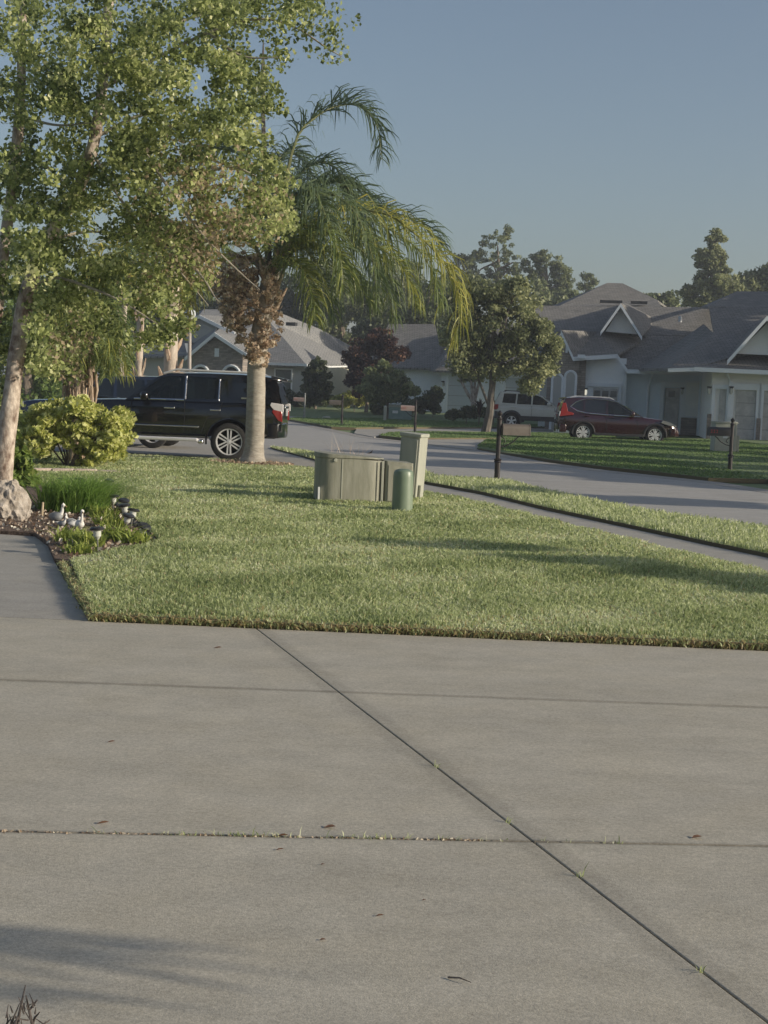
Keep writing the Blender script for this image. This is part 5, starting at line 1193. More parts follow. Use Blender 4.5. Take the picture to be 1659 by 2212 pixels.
# dead vine leaves clinging to the trunk
dc, dr_ = [], []
for (px, py, rx, ry) in ((560, 640, 42, 50), (530, 660, 40, 45), (585, 700, 25, 45), (550, 720, 38, 38), (515, 610, 38, 40), (560, 760, 22, 30), (530, 580, 40, 32), (575, 620, 30, 50), (500, 650, 26, 34), (505, 690, 20, 26), (488, 610, 26, 28)):
    s = D / F; a, q_ = subclusters(A(px, py, -.1), (rx * s * 1.25, .5, ry * s * 1.1), 48, .075); dc.append(a); dr_.append(q_)
P, _i = cloud(np.concatenate(dc), np.concatenate(dr_), 8500)
T.part('dead_vine', leafmesh('dead_vine', P, .052, np.clip(rng.normal(.55, .25, len(P)), 0, 1), base, elong=1.5), deadm, smooth=False, fix=False, label='dried brown vine leaves wrapped round the upper trunk')
bt = MB()
for k in range(14):
    z_ = k / 14; c = A(575 + 12 * z_, 690 - 110 * z_); a_ = k * 2.4
    bt.tube([c, c + Vector((math.cos(a_) * .2, math.sin(a_) * .2, .25)), c + Vector((math.cos(a_) * .38, math.sin(a_) * .38, .62))], [.06, .05, .02], 5)
T.part('leaf_base', bt, M['boot'])
# mulch ring of the palm
ctr = base; ring_ = [(ctr.x + (.75 + .06 * math.sin(k * 3)) * math.cos(k * math.pi / 10), ctr.y - .25 + (.55 + .05 * math.cos(k * 4)) * math.sin(k * math.pi / 10)) for k in range(20)]
struct('palm_mulch', MB().slab(ring_, 0, .05), M['mulch'], smooth=False)
n = 900; th = rng.uniform(0, 6.28, n); rad_ = rng.uniform(.1, 1, n) ** .5
P = np.stack([ctr.x + .8 * rad_ * np.cos(th), ctr.y - .25 + .6 * rad_ * np.sin(th), .05 + .05 * rng.random(n)], 1)
o = put('mulch_litter', leafmesh('mulch_litter', P, .05, rng.random(n) * .7, (0, 0, 0)), deadm, smooth=False); o['kind'] = 'stuff'

# sabal palms behind the SUV
for (px, D2, rpx, lab, top) in ((300, 41, 8, 'slim pale palm trunk left behind the black SUV', 600), (368, 43, 15, 'thick booted palm trunk behind the roof of the black SUV', 560), (262, 60, 6, 'thin distant palm trunk left of the slim pale one', 640)):
    b = Vector((At(px + 2, 900, D2).x, D2, 0)); tr = [b, At(px, 850, D2), At(px + 1, 760, D2), At(px + 6, top + 40, D2), At(px + 8, top, D2)]
    T = Thing('sabal_palm', lab, 'palm tree', tuple(b), group='palms behind the black SUV')
    r_ = rpx * D2 / F
    T.part('trunk', MB().tube(bez(tr, 14), [r_ * 1.15] * 3 + [r_] * 11, 12), mat('pale_trunk' + str(px), (.36, .29, .23), .85, (.55, .48, .40), 5, bump=.6, stretch=(1, 1, .4)))
    bt = MB()
    for k in range(12):
        c = At(px, 830 - k * 17, D2); a_ = k * 2.4 + 3.6
        bt.tube([c + Vector((math.cos(a_), math.sin(a_), 0)) * r_ * .6, c + Vector((math.cos(a_) * r_ * 1.5, math.sin(a_) * r_ * 1.5, .28)), c + Vector((math.cos(a_) * r_ * 1.9, math.sin(a_) * r_ * 1.9, .5))], [r_ * .45, r_ * .35, r_ * .1], 5)
    T.part('leaf_base', bt, M['boot'])
    crown_c = At(px + 8, top, D2)
    for k in range(9):
        a_ = k * 2 * math.pi / 9 + .3; L = 1.5
        pts = [crown_c, crown_c + Vector((math.cos(a_) * .5, math.sin(a_) * .5, .5)) * L, crown_c + Vector((math.cos(a_) * .95, math.sin(a_) * .95, .35)) * L, crown_c + Vector((math.cos(a_) * 1.2, math.sin(a_) * 1.2, -.25)) * L]
        Vs, Q, Tn = frond_arrays(bez(pts, 10), 26, .75, .05, .4 + .4 * (k % 2), 1.0)
        me = npmesh('frond', np.array([tuple(v) for v in Vs]) - np.array(b), np.array(Q), None, np.array(Tn)); T.part('frond', me, palmm, smooth=False, fix=False)
# small palm with a skirt of dead fronds (left, behind the variegated shrub)
D3 = 27.0
b = Vector((At(168, 900, D3).x, D3, 0))
T = Thing('skirted_palm', 'palm with a skirt of hanging dead fronds behind the yellow-green shrub', 'palm tree', tuple(b))
T.part('trunk', MB().tube([b, At(170, 900, D3), At(172, 800, D3), At(170, 690, D3)], [.16, .15, .14, .12], 10), M['boot'])
sk = MB()
for k in range(46):
    a_ = rng.uniform(0, 6.28); z1 = rng.uniform(690, 840); c = At(172, z1, D3); L = rng.uniform(.5, 1.0); rr2 = rng.uniform(.16, .30)
    sk.tube([c + Vector((math.cos(a_) * .1, math.sin(a_) * .1, 0)), c + Vector((math.cos(a_) * rr2, math.sin(a_) * rr2, -.05)), c + Vector((math.cos(a_) * rr2 * 1.15, math.sin(a_) * rr2, -L * .5)), c + Vector((math.cos(a_) * rr2 * .95 + rng.normal(0, .05), math.sin(a_) * rr2, -L))], [.03, .035, .026, .006], 5)
T.part('dead_skirt', sk, mat('dry_frond', (.24, .16, .11), .85, (.50, .40, .31), 12, stretch=(1, 1, .3)))
for k in range(15):
    a_ = k * 2.4; c = At(172, 690 - 6 * (k % 4), D3); L = rng.uniform(.6, .85); low = (k % 3)
    pts = [c, c + Vector((math.cos(a_) * .5, math.sin(a_) * .5, .35 - .2 * low)) * L, c + Vector((math.cos(a_) * .95, math.sin(a_) * .95, .1 - .35 * low)) * L, c + Vector((math.cos(a_) * 1.15, math.sin(a_) * 1.15, -.5 - .4 * low)) * L]
    Vs, Q, Tn = frond_arrays(bez(pts, 10), 40, .55, .022, .42 + .1 * (k % 3), 1.0)
    me = npmesh('frond', np.array([tuple(v) for v in Vs]) - np.array(b), np.array(Q), None, np.array(Tn)); T.part('frond', me, palmm, smooth=False, fix=False)
for (x0, y0, x1, y1, x2, y2) in ((182, 800, 225, 752, 250, 790), (182, 810, 215, 775, 228, 815)):
    pts = [At(x0, y0, D3), At(x1, y1, D3 - .4), At(x2, y2, D3 - .6)]
    Vs, Q, Tn = frond_arrays(bez(pts, 10), 55, .42, .018, .5, 1.2); me = npmesh('frond', np.array([tuple(v) for v in Vs]) - np.array(b), np.array(Q), None, np.array(Tn)); T.part('frond', me, palmm, smooth=False, fix=False)
# off-frame palm whose fronds shade the lower-left driveway
b = Vector((7.4, -0.8, 0)); fr2 = []; c = b + Vector((0, 0, 4.1))
for k in range(6):
    a_ = R(35 * k + 185)
    fr2.append(([c, c + Vector((math.cos(a_) * .9, math.sin(a_) * .9, .7)), c + Vector((math.cos(a_) * 1.9, math.sin(a_) * 1.9, .5)), c + Vector((math.cos(a_) * 2.6, math.sin(a_) * 2.6, -.4)), c + Vector((math.cos(a_) * 2.9, math.sin(a_) * 2.9, -1.5))], .4, 1.0, 1.0))
for (ex, ey, ez) in ((5.35, 2.28, 1.9), (5.5, 2.14, 1.95), (5.0, 1.98, 1.85), (4.85, 1.78, 1.75)):
    e = Vector((ex, ey, ez)); fr2.append(([c, c.lerp(e, .35) + Vector((0, 0, .8)), c.lerp(e, .75) + Vector((0, 0, .75)), e], .4, 1.3, .8))
palm('yard_palm', 'palm standing out of view on the right whose fronds shade the driveway', b, [b, b + Vector((0, 0, 2)), b + Vector((0, 0, 4.1))], .16, fr2, nl=52, ll=.62, lw=.036)

# ================================================================ LEFT BIRCH-LIKE TREE
D = 16.6; s = D / F
bp = G(22, 1108); base = Vector((A(10, 1110).x, D, 0.02))
T = Thing('birch_tree', 'leafy multi-stemmed tree with peeling bark filling the upper left', 'tree', tuple(base))
stems = MB()
def tb(mb, pts, r0_, r1_, n=16, seg=10):
    p = bez([A(*q_) for q_ in pts], n); mb.tube(p, [r * (1 + .05 * rng.normal()) for r in np.linspace(r0_, r1_, n)], seg); return p
tb(stems, [(5, 1110), (8, 1000, -.1), (22, 880, -.1), (40, 740), (62, 620), (100, 520, .1), (160, 425, .2), (200, 320, .3), (222, 180, .4), (235, 0, .5), (240, -160, .6)], .115, .045, 30, 12)
tb(stems, [(-25, 1110, .3), (-30, 900, .4), (-10, 700, .5), (5, 560, .5), (30, 380, .5), (45, 200, .5), (48, 40, .5), (60, -120, .5)], .09, .04, 20)
T.part('trunk', stems, M['birch'], angle=60)
lm_ = MB()
for pts in ([(200, 330, .2), (260, 430, -.2), (330, 520, -.6), (400, 600, -.9), (450, 660, -1.0)], [(215, 250, .2), (290, 300, -.5), (360, 400, -1.0), (440, 510, -1.2), (520, 590, -1.3), (560, 625, -1.4)],
            [(222, 190, .3), (330, 130, .2), (450, 70, .1), (560, 40, 0), (640, 60, 0), (700, 100, 0), (738, 122, 0)], [(225, 120, .4), (350, 60, .6), (480, 20, .8), (620, -10, 1), (735, -5, 1.1)],
            [(60, 620, 0), (120, 600, -.6), (190, 620, -1), (260, 650, -1.2), (340, 700, -1.3)], [(160, 420, .2), (90, 350, -.2), (30, 320, -.4)], [(45, 250, .5), (120, 270, -.2), (200, 265, -.6)],
            [(200, 300, .3), (300, 250, .8), (400, 240, 1.2), (500, 260, 1.5), (590, 300, 1.6)], [(100, 520, 0), (200, 500, .8), (320, 520, 1.3), (420, 560, 1.5)], [(320, 510, -.6), (420, 580, -1.2), (470, 650, -1.5)],
            [(330, 350, -.3), (420, 380, -.6), (500, 360, -.8), (590, 400, -.9)], [(450, 70, .1), (520, 120, -.2), (600, 125, -.3)]):
    tb(lm_, pts, .022, .005, 14, 6)
T.part('branch', lm_, M['twig'])
crown = [(90, 60, 120, 90), (250, 60, 120, 90), (400, 40, 110, 70), (520, 30, 90, 45), (620, 15, 80, 28), (60, 210, 110, 80), (200, 200, 110, 80), (340, 170, 110, 75), (450, 130, 90, 55), (520, 170, 60, 45),
         (70, 340, 110, 80), (230, 330, 110, 75), (370, 290, 110, 70), (480, 270, 90, 55), (555, 320, 55, 50), (80, 470, 110, 80), (230, 450, 110, 70), (380, 410, 110, 70), (500, 400, 90, 65), (590, 400, 45, 70),
         (60, 600, 100, 75), (190, 570, 110, 75), (330, 530, 110, 65), (450, 510, 80, 60), (540, 490, 55, 55), (50, 720, 80, 70), (160, 690, 95, 60), (290, 650, 80, 45), (370, 620, 60, 40), (130, 790, 55, 42), (20, 840, 30, 50), (410, 575, 55, 35),
         (372, 706, 34, 18), (320, 730, 20, 18), (100, 755, 60, 45), (610, 480, 28, 28), (570, 230, 40, 25)]
cs, rs, tn, ksz = [], [], [], []
for (cx, cy, rx, ry) in crown:
    m = max(5, int(rx * ry / 330)); dd = rng.uniform(-1.7, 1.5, m)
    u = rng.normal(size=(m, 2)); u /= np.linalg.norm(u, axis=1)[:, None]; u *= (rng.random(m) ** .5)[:, None]
    for k in range(m):
        x_, y_ = cx + u[k, 0] * rx * .9, cy + u[k, 1] * ry * .9
        if x_ > 600 and 130 < y_ < 300: continue
        if y_ > 640 and x_ < 85: dd[k] = rng.uniform(.35, 1.6)
        cs.append(tuple(A(x_, y_, dd[k]))); rs.append((rng.uniform(.10, .24), rng.uniform(.1, .24), rng.uniform(.07, .17)))
        tn.append(.62 + rng.normal(0, .10))
n_before = len(cs)
for path in ([(560, 20), (610, 60), (660, 85), (700, 105), (742, 122)], [(600, -10), (660, 10), (700, 20), (742, 28)], [(575, 60), (595, 95), (612, 125)], [(640, 40), (690, 60), (725, 70)], [(540, 90), (520, 130), (560, 140), (590, 128)], [(520, 190), (550, 195), (575, 200)]):
    for q_ in bez([A(*p, 0) for p in path], 9): q_ = q_ + Vector((rng.normal(0, .05), rng.normal(0, .1), rng.normal(-.02, .05))); cs.append(tuple(q_)); rs.append((.12, .16, .09)); tn.append(.60 + rng.normal(0, .08))
nhang = len(cs) - n_before
cs = np.array(cs); rs = np.array(rs); tn = np.array(tn)
NL = 60000
wgt = (rs[:, 0] ** 1.1); wgt[-nhang:] *= .38; idx = rng.choice(len(cs), NL, p=wgt / wgt.sum()); u = rng.normal(size=(NL, 3)); u /= np.linalg.norm(u, axis=1)[:, None]; u *= (rng.random(NL) ** .45)[:, None]
P = cs[idx] + u * rs[idx] * 1.15
pxs = P[:, 0] / P[:, 1] * F + W0 / 2; pys = 842 - (P[:, 2] - EYE) / P[:, 1] * F
tint = tn[idx] + rng.normal(0, .13, NL)
brown = np.exp(-(((pxs - 450) / 110) ** 2 + ((pys - 540) / 110) ** 2)) * .6 + np.exp(-(((pxs - 150) / 50) ** 2 + ((pys - 780) / 60) ** 2)) * .35 + np.exp(-(((pxs - 400) / 90) ** 2 + ((pys - 400) / 60) ** 2)) * .3
isb = rng.random(NL) < brown; 
birchm = leafmat('birch_leaf', [(0.17, 0.13, 0.085), (0.27, 0.22, 0.15), (0.05, 0.065, 0.024), (0.13, 0.155, 0.058), (0.24, 0.265, 0.105), (0.40, 0.41, 0.21)], .42, .35, 2.1)
tint = np.clip(tint, .42, 1); tint[isb] = rng.uniform(0, .24, isb.sum())
T.part('crown', leafmesh('crown', P, .040, tint, base, elong=1.35, droop=.5, up_bias=.9), birchm, smooth=False, fix=False)

# variegated shrub
D4 = 25.8
s4 = D4 / F
vb = Vector((At(150, 900, D4).x, D4, 0))
T = Thing('variegated_shrub', 'big rounded yellow-green variegated shrub in front of the black SUV', 'shrub', tuple(vb))
cs, rs = [], []
for (cx, cy, rx, ry) in ((88, 915, 48, 42), (160, 918, 50, 42), (205, 935, 45, 40), (140, 965, 80, 42), (215, 970, 50, 36), (75, 965, 42, 42), (256, 905, 20, 20), (255, 945, 20, 30), (120, 886, 38, 20), (175, 878, 26, 16), (200, 895, 24, 18), (60, 935, 30, 35)):
    a, q_ = subclusters(At(cx, cy, D4), (rx * s4, .75, ry * s4), 16, .14); cs.append(a); rs.append(q_)
P, ii = cloud(np.concatenate(cs), np.concatenate(rs), 15000); P = P[P[:, 2] > .02]
T.part('foliage', leafmesh('foliage', P, .060, np.clip(rng.normal(.68, .25, len(P)), 0, 1), vb, elong=1.7, droop=0), leafmat('variegated_leaf', [(0.06, 0.09, 0.02), (0.17, 0.20, 0.045), (0.36, 0.37, 0.11), (0.52, 0.50, 0.24)], .35, gain=1.6), smooth=False, fix=False)
st_ = MB()
for k in range(14):
    a_ = rng.uniform(0, 6.28); st_.tube([vb, vb + Vector((math.cos(a_) * .4, math.sin(a_) * .3, .45)), vb + Vector((math.cos(a_) * .9, math.sin(a_) * .5, .9))], [.02, .014, .006], 5)
T.part('stem', st_, M['bark'])
# shrub bed and pale stone edging
ebed = gp((60, 1012), (150, 1008), (250, 1004), (262, 1018), (250, 1024), (150, 1028), (60, 1030))
struct('shrub_mulch', MB().slab(ebed, 0, .045), M['mulch'], smooth=False)
pale = mat('pale_edging', (.42, .33, .28), .9, (.50, .42, .36), 10, bump=.4)
for i, (x0, x1, y0_, y1_, lab) in enumerate(((66, 112, 1026, 1026, 'leftmost pale edging stone under the variegated shrub'), (114, 160, 1026, 1027, 'second pale edging stone from the left under the shrub'), (162, 208, 1027, 1028, 'third pale edging stone from the left under the shrub'), (210, 262, 1027, 1029, 'right end edging stone tapering into the lawn'))):
    p1, p2 = G(x0, y0_), G(x1, y1_); mb = MB().slab([(p1.x, p1.y - .09), (p2.x, p2.y - .07), (p2.x - (.0 if i < 3 else .12), p2.y + .09), (p1.x, p1.y + .09)], 0, .11 if i < 3 else .09)
    single('edging_stone', mb, pale, lab, 'edging stone', (p1.x, p1.y, 0), 'pale edging stones below the shrub', bevel=.02)
# green shrub around birch trunk
sb_ = Vector((At(30, 900, 18).x, 18, 0.03)); cs, rs = [], []
for (cx, cy, rx, ry) in ((30, 1005, 32, 34), (2, 940, 24, 40), (42, 1030, 26, 22), (-40, 1000, 45, 50)):
    a, q_ = subclusters(At(cx, cy, 18), (rx * 18 / F, .3, ry * 18 / F), 10, .12); cs.append(a); rs.append(q_)
P, ii = cloud(np.concatenate(cs), np.concatenate(rs), 3500); P = P[P[:, 2] > .04]
T = Thing('leafy_shrub', 'green leafy shrub crowding the birch trunk behind the boulder', 'shrub', tuple(sb_))
T.part('foliage', leafmesh('foliage', P, .06, np.clip(rng.normal(.6, .2, len(P)), 0, 1), sb_), greenm, smooth=False, fix=False)
T.part('stem', MB().tube([sb_, sb_ + Vector((.1, 0, .5))], [.02, .01], 5), M['bark'])

# ================================================================ GARDEN BED
# boulder
bm = bmesh.new(); bmesh.ops.create_icosphere(bm, subdivisions=4, radius=1)
rp_ = G(14, 1132); 
from mathutils import noise as mn
for v in bm.verts:
    n_ = v.co.normalized(); d_ = 1 + .30 * mn.noise(n_ * 1.6 + Vector((3, 1, 7))) + .18 * mn.noise(n_ * 4.1) + .07 * mn.noise(n_ * 11) + .03 * mn.noise(n_ * 27)
    v.co = n_ * d_; v.co.x *= .27 * (1 - .25 * max(0, v.co.z)); v.co.y *= .22; v.co.z = v.co.z * .27 + .17
    v.co.x += .05 * v.co.z
me = bpy.data.meshes.new('boulder'); bm.to_mesh(me); bm.free()
o = put('boulder', me, mat('boulder_rock', (.22, .185, .15), .9, (.50, .45, .40), 9, 8, bump=1.0, bscale=22), smooth=True, angle=14); o.location = (rp_.x - .03, rp_.y + .12, .02); o.scale = (.88, 1, .98)
o['label'] = 'rough tan boulder at the left edge beside the walkway'; o['category'] = 'boulder'
# edging (black plastic strip)
edg = [(152, 1224), (215, 1210), (270, 1200), (320, 1190), (346, 1180), (330, 1163), (300, 1135), (275, 1112), (262, 1100), (246, 1082), (232, 1070)]
single('garden_edging', MB().tube(bez([G(*q_, .052) for q_ in edg], 40), .016, 6).tube(bez([G(*q_, .04) for q_ in edg], 40), .018, 6), mat('edging_plastic', (.05, .05, .05), .6, (.09, .09, .088), 9), 'black plastic edging curving round the garden bed', 'garden edging', tuple(G(152, 1224)))
# ornamental grass clump
def clump(name, label, px, py, n, h, w, rad, lm, tmean, lean=.6, cat='grass clump', bend=0.0, group=None):
    c = G(px, py); c.z = .03; th = rng.uniform(0, 6.28, n); rr_ = rad * rng.random(n) ** .6
    P = np.stack([c.x + rr_ * np.cos(th), c.y + rr_ * np.sin(th) * .8, np.full(n, c.z)], 1)
    V, q_, t_, tt = blades(P, h, w, np.clip(rng.normal(tmean, .15, n), 0, 1), lean)
    V = V.reshape(n, 5, 3); V[:, 2:4, 0] += bend * .4; V[:, 4, 0] += bend * 1.2; V = V.reshape(-1, 3)
    me = npmesh(name, V - np.array(c), q_, t_, tt, tt)
    o = put(name, me, lm, smooth=False); o.location = c; o['label'] = label; o['category'] = cat
    if group: o['group'] = group
    return o
ogm = leafmat('ornamental_grass', [(0.04, 0.08, 0.02), (0.08, 0.15, 0.03), (0.14, 0.22, 0.05), (0.22, 0.30, 0.09)], .35)
clump('ornamental_grass', 'tall fine green grass clump behind the garden figures', 150, 1112, 2000, .42, .010, .36, ogm, .6, .8, bend=.12)
clump('ornamental_grass', 'smaller fine grass clump right beside the tall one', 195, 1105, 900, .34, .009, .22, ogm, .55, .8, bend=.14)
clump('dry_weeds', 'pale dry seed-head weeds sticking up behind the weathered cabinet', 745, 1072, 70, .84, .006, .26, leafmat('dry_straw', [(0.24, 0.18, 0.14), (0.36, 0.28, 0.22), (0.46, 0.38, 0.30)], .2), .5, .35, 'weeds')
lily = leafmat('lily_leaf', [(0.05, 0.07, 0.015), (0.12, 0.16, 0.035), (0.22, 0.26, 0.06), (0.36, 0.36, 0.12)], .35)
gpn = 'strappy plants in the garden bed'
for (px, py, n, h, lab) in ((250, 1175, 110, .17, 'bright strappy plant in front of the dark solar lights'), (285, 1182, 70, .15, 'strappy plant nearest the point of the bed'), (190, 1190, 120, .17, 'strappy plant just left of the front solar light'), (150, 1178, 90, .15, 'strappy plant beside the walkway corner'), (235, 1145, 100, .15, 'pale strappy plant behind the front solar light'), (225, 1125, 90, .15, 'pale strappy plant between the row of solar lights and the grass clump'), (170, 1205, 90, .12, 'low strappy plant at the lawn corner of the bed')):
    clump('strappy_plant', lab, px, py, n, h, .020, .16, lily, .55, .8, 'plant', group=gpn)
# litter of bark and dry leaves
n = 5200; P = np.stack([rng.uniform(-4.2, -1.8, n), rng.uniform(12.2, 21, n), .035 + .03 * rng.random(n)], 1); P = P[inpoly(P, bed)]
o = put('bed_litter', leafmesh('bed_litter', P, .032, rng.random(len(P)), (0, 0, 0), elong=1.3), leafmat('litter_leaf', [(0.035, 0.022, 0.015), (0.12, 0.08, 0.055), (0.28, 0.22, 0.17), (0.5, 0.44, 0.38)], .1), smooth=False); o['kind'] = 'stuff'
# solar path lights
capm = mat('solar_cap', (.02, .02, .022), .3, (.04, .04, .045), 12); lensm = mat('solar_lens', (.55, .56, .52), .15, coat=.6); stakem = mat('solar_stake', (.16, .16, .15), .45, metal=.4)
def solar(px, py, h, lab, tilt=(0, 0), z=.03):
    p = G(px, py)
    T = Thing('solar_light', lab, 'path light', (p.x, p.y, z), 0, 'solar path lights round the garden bed', local=True)
    T.part('stake', MB().tube([(0, 0, 0), (0, 0, h - .07)], .009, 8), stakem)
    T.part('lens', MB().lathe([(.012, h - .10), (.034, h - .07), (.036, h - .015), (.02, h - .01)], (0, 0, 0), 14), lensm)
    T.part('cap', MB().lathe([(0, h + .012), (.05, h + .010), (.066, h - .002), (.064, h - .016), (.03, h - .020), (0, h - .02)], (0, 0, 0), 18), capm)
    T.o.rotation_euler = (tilt[0], tilt[1], 0); return T
solar(211, 1206, .235, 'nearest solar light, standing alone at the front of the bed', (0, R(-3)))
solar(243, 1113, .20, 'farthest solar light of the row along the right edge of the bed', (0, R(2)))
solar(263, 1122, .20, 'second farthest solar light of the row, cap tilted', (R(12), R(8)))
solar(272, 1136, .20, 'middle solar light of the row, upright', (R(4), R(-6)))
solar(282, 1148, .20, 'solar light with white lens before the near end of the row', (R(-8), R(6)))
solar(268, 1155, .18, 'wide-capped leaning solar light with crossed stakes', (R(5), R(14)))
solar(303, 1165, .13, 'fallen low solar light at the near end of the row', (R(20), R(25)))
solar(232, 1066, .16, 'dark capped solar light on the lawn below the edging stones', (R(8), R(10)))
solar(132, 1064, .16, 'dark capped solar light left of the grass clump, by the pale edging', (0, R(3)))
solar(170, 1062, .15, 'pale solar light between the two far dark caps', (0, 0))
# garden geese
gg = mat('goose_grey', (.22, .23, .24), .7, (.34, .35, .35), 14); gw = mat('goose_white', (.62, .61, .58), .7, (.72, .71, .68), 9); gor = mat('goose_bill', (.40, .28, .14), .6)
def goose(px, py, s, rot, lab, bodym, head):
    p = G(px, py)
    T = Thing('goose_figure', lab, 'garden figure', (p.x, p.y, .03), rot, 'bird figures in the garden bed', local=True)
    bm_ = MB().tube([(-.13 * s, 0, .10 * s), (-.09 * s, 0, .09 * s), (-.03 * s, 0, .085 * s), (.04 * s, 0, .10 * s), (.08 * s, 0, .13 * s)], [.008 * s, .045 * s, .068 * s, .058 * s, .03 * s], 14)
    T.part('body', bm_, bodym, angle=80)
    hz = head
    T.part('neck', MB().tube([(.06 * s, 0, .12 * s), (.085 * s, 0, .17 * s), (.085 * s, 0, hz * s - .02), (.10 * s, 0, hz * s)], [.032 * s, .022 * s, .018 * s, .024 * s], 10), gw, angle=80)
    hd = T.part('head', MB().tube([(.075 * s, 0, hz * s), (.10 * s, 0, hz * s + .008), (.125 * s, 0, hz * s)], [.012 * s, .03 * s, .014 * s], 10), gw, angle=80)
    T.part('bill', MB().tube([(.125 * s, 0, hz * s), (.16 * s, 0, hz * s - .008)], [.012 * s, .004 * s], 6), gor, hd)
    T.part('base', MB().lathe([(.05 * s, .03 * s), (.06 * s, 0), (0, 0)], (0, 0, 0), 12), bodym)
    return T
goose(122, 1136, .78, R(-20), 'largest grey bird figure with white head, by the fine grass', gg, .24)
goose(134, 1146, .46, R(-30), 'small dark bird figure with white neck in front of the largest one', gg, .22)
goose(152, 1141, .50, R(200), 'small grey and white bird figure in the middle of the flock', gg, .22)
goose(160, 1147, .5, R(20), 'small mostly white bird figure right of the middle one', gw, .20)
goose(172, 1152, .68, R(-60), 'tall white upright bird figure at the right end of the flock', gw, .28)
p = G(90, 1122); single('wooden_stake', MB().tube([(p.x, p.y, 0), (p.x + .01, p.y, .19)], .014, 8), mat('stake_wood', (.42, .33, .22), .8, (.5, .42, .3), 20), 'short tan stake standing beside the boulder', 'stake', (p.x, p.y, 0))

# ================================================================ STREET LAMP
b = Vector((At(411, 900, 47).x, 47, 0))
T = Thing('street_lamp', 'white globe street lamp on a tall pale pole behind the black SUV', 'street lamp', tuple(b))
polem = mat('lamp_pole', (.33, .29, .26), .6, (.40, .36, .33), 8)
zt = At(410, 693, 47).z
T.part('pole', MB().tube([b, At(409, 790, 47), Vector((At(410, 690, 47).x, 47, zt))], [.075, .062, .055], 12), polem)
c = Vector((At(410, 690, 47).x, 47, zt))
T.part('collar', MB().lathe([(.06, -.12), (.10, -.10), (.08, -.04), (.13, 0), (.10, .03)], c, 14), M['metal_black'])
T.part('globe', MB().lathe([(.09, .02), (.16, .10), (.185, .20), (.16, .31), (.08, .37), (.06, .40)], c, 18), mat('lamp_globe', (.62, .66, .68), .25, coat=.4))
T.part('finial', MB().lathe([(.06, .39), (.03, .42), (.035, .45), (0, .52)], c, 10), M['white'])

# ================================================================ SMALL THINGS ON THE DRIVE
def tuft(lp, ts, n, h, seed):
    out = []
    for t_, s_ in ts:
        k = max(3, int(n * s_)); c = lp[0].lerp(lp[1], t_); out.append(np.stack([rng.normal(c.x, .03 * s_ + .01, k), rng.normal(c.y, .005, k), np.full(k, .0)], 1))
    return np.concatenate(out)
h2a, h2b = G(0, 1798), G(1659, 1830); v1a = G(555, 1360); v1b = v1a.lerp(G(1430, 2035), 1.12)
P = np.concatenate([tuft((h2a, h2b), [(t_, s_) for t_, s_ in zip(np.concatenate([rng.uniform(.08, .8, 20), [.227, .235, .30, .32, .335, .455, .47, .49, .57]]), np.concatenate([rng.uniform(.2, .5, 20), [1, .8, 1.2, 1.3, 1, 1, .9, .8, .8]]))], 9, .05, 1)])
sz = rng.uniform(.010, .040, len(P))
P2 = []
for t_ in (.57, .70, .80, .93):
    c = v1a.lerp(v1b, t_); k = 7; P2.append(np.stack([rng.normal(c.x, .006, k), rng.normal(c.y, .010, k), np.zeros(k)], 1))
P2 = np.concatenate(P2); P = np.concatenate([P, P2]); sz = np.concatenate([sz, rng.uniform(.02, .04, len(P2))])
me = grassobj('joint_weeds', P, sz, .004, np.clip(rng.normal(.75, .15, len(P)), .4, 1), grassm, lean=.8)
o = put('joint_weeds', me, grassm, smooth=False); o['kind'] = 'stuff'; o['label'] = 'tiny grass blades growing out of the driveway joints'
k = 260; tt_ = rng.uniform(0, .62, k); P = np.stack([h2a.x + (h2b.x - h2a.x) * tt_, h2a.y + (h2b.y - h2a.y) * tt_ + rng.normal(0, .006, k), np.full(k, .003)], 1)
o = put('joint_debris', leafmesh('joint_debris', P, .010, rng.random(k), (0, 0, 0)), deadm, smooth=False); o['kind'] = 'stuff'
lf = [(712, 1788, .045, 'curled brown leaf just above the lower driveway joint'), (1505, 1810, .042, 'dark brown leaf at the right end of the lower joint'), (697, 1868, .016, 'tiny dark leaf fragment left of the driveway centre'), (916, 1945, .014, 'tiny reddish leaf speck near the lower centre of the driveway'), (820, 1979, .028, 'thin brown leaf low on the driveway'), (222, 1779, .045, 'thin leaf sliver above the joint at the left'), (610, 1806, .04, 'pale thin leaf just below the lower joint'), (604, 1836, .03, 'small dark leaf sliver below the pale thin leaf'), (697, 2031, .02, 'small brown leaf among the frond shadows'), (470, 1400, .05, 'flat leaf on the far part of the driveway'), (240, 1603, .035, 'small leaf sliver on the left middle panel')]
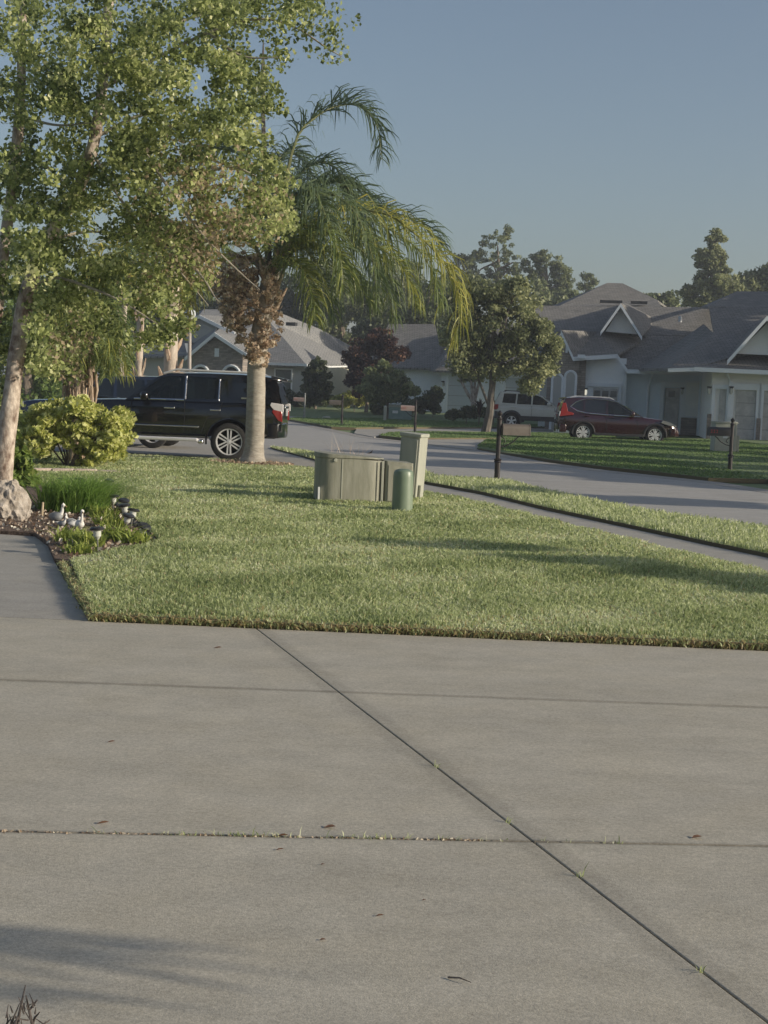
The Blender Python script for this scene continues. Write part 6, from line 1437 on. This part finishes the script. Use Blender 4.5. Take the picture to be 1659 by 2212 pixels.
for i, (px, py, sz_, lab) in enumerate(lf):
    p = G(px, py, .006); r_ = rng.uniform(0, 6.28); d = Vector((math.cos(r_ * .1), math.sin(r_ * .1) * .5, 0)).normalized(); n_ = Vector((-d.y, d.x, 0)); w = sz_ * (.16 if i in (4, 5, 6, 7, 9, 10) else .34)
    V = [p - d * sz_ * .5, p - d * .1 * sz_ + n_ * w + Vector((0, 0, .10 * sz_ + .002)), p + d * .2 * sz_ + n_ * w * .8 + Vector((0, 0, .2 * sz_)), p + d * sz_ * .5 + Vector((0, 0, .12 * sz_)), p + d * .15 * sz_ - n_ * w + Vector((0, 0, .25 * sz_)), p - d * .15 * sz_ - n_ * w * .8 + Vector((0, 0, .16 * sz_)), p + Vector((0, 0, .002))]
    o = single('fallen_leaf', MB().add(V, [(0, 6, 1), (1, 6, 2), (2, 6, 3), (3, 6, 4), (4, 6, 5), (5, 6, 0)]), mat('dry_leaf%d' % i, (.13, .06, .035), .7, (.25, .14, .08), 60), lab, 'fallen leaf', tuple(p), 'dry leaves scattered on the driveway', smooth=False)
a_, b_ = G(968, 2111, .008), G(1018, 2122, .012)
single('fallen_twig', MB().tube([a_, a_.lerp(b_, .5) + Vector((0, .004, .004)), b_], [.003, .0025, .001], 5), M['bark'], 'short dark twig lying low on the driveway right of centre', 'twig', tuple(a_))
# twiggy plant at the lower left corner
tb_ = Vector((-.84, 3.25, 0)); 
T = Thing('bare_twig_plant', 'dark bare twigs poking up at the lower left corner', 'plant', tuple(tb_))
tw = MB()
Dn = 3.25
for pts in ([(20, 2330), (40, 2200), (55, 2128)], [(30, 2330), (70, 2240), (62, 2180), (56, 2150)], [(20, 2330), (28, 2230), (45, 2180)], [(60, 2330), (70, 2215), (86, 2186)], [(50, 2330), (88, 2225), (108, 2203)], [(10, 2330), (24, 2215), (35, 2195)], [(90, 2232), (100, 2222), (118, 2212)], [(0, 2330), (10, 2240), (22, 2222)]):
    q_ = [At(px, py, Dn + rng.normal(0, .03)) for px, py in pts]; tw.tube(bez(q_, 8), list(np.linspace(.006, .0012, 8)), 6)
for k in range(60):
    px, py = rng.uniform(5, 105), rng.uniform(2170, 2300); 
    if abs(px - 55) > (py - 2120) * .55: continue
    c = At(px, py, Dn + rng.normal(0, .03)); e = c + Vector((rng.normal(0, .012), rng.normal(0, .012), rng.uniform(.006, .03))); tw.tube([c, e], [.0025, .0006], 4)
T.part('twigs', tw, mat('twig_dark', (.05, .04, .035), .8, (.12, .10, .09), 60))

# ================================================================ HAZE
hz = bpy.data.materials.new('haze'); hz.use_nodes = True; ht = hz.node_tree; ht.nodes.remove(ht.nodes['Principled BSDF'])
pv = ht.nodes.new('ShaderNodeVolumePrincipled'); pv.inputs['Color'].default_value = (.85, .90, 1, 1); pv.inputs['Density'].default_value = 0.0010; pv.inputs['Anisotropy'].default_value = 0.3
ht.links.new(pv.outputs[0], ht.nodes['Material Output'].inputs['Volume'])
o = put('haze', MB().box(-950, 950, -62, 1510, -1.1, 26).mesh('haze'), hz, smooth=False); o['kind'] = 'stuff'
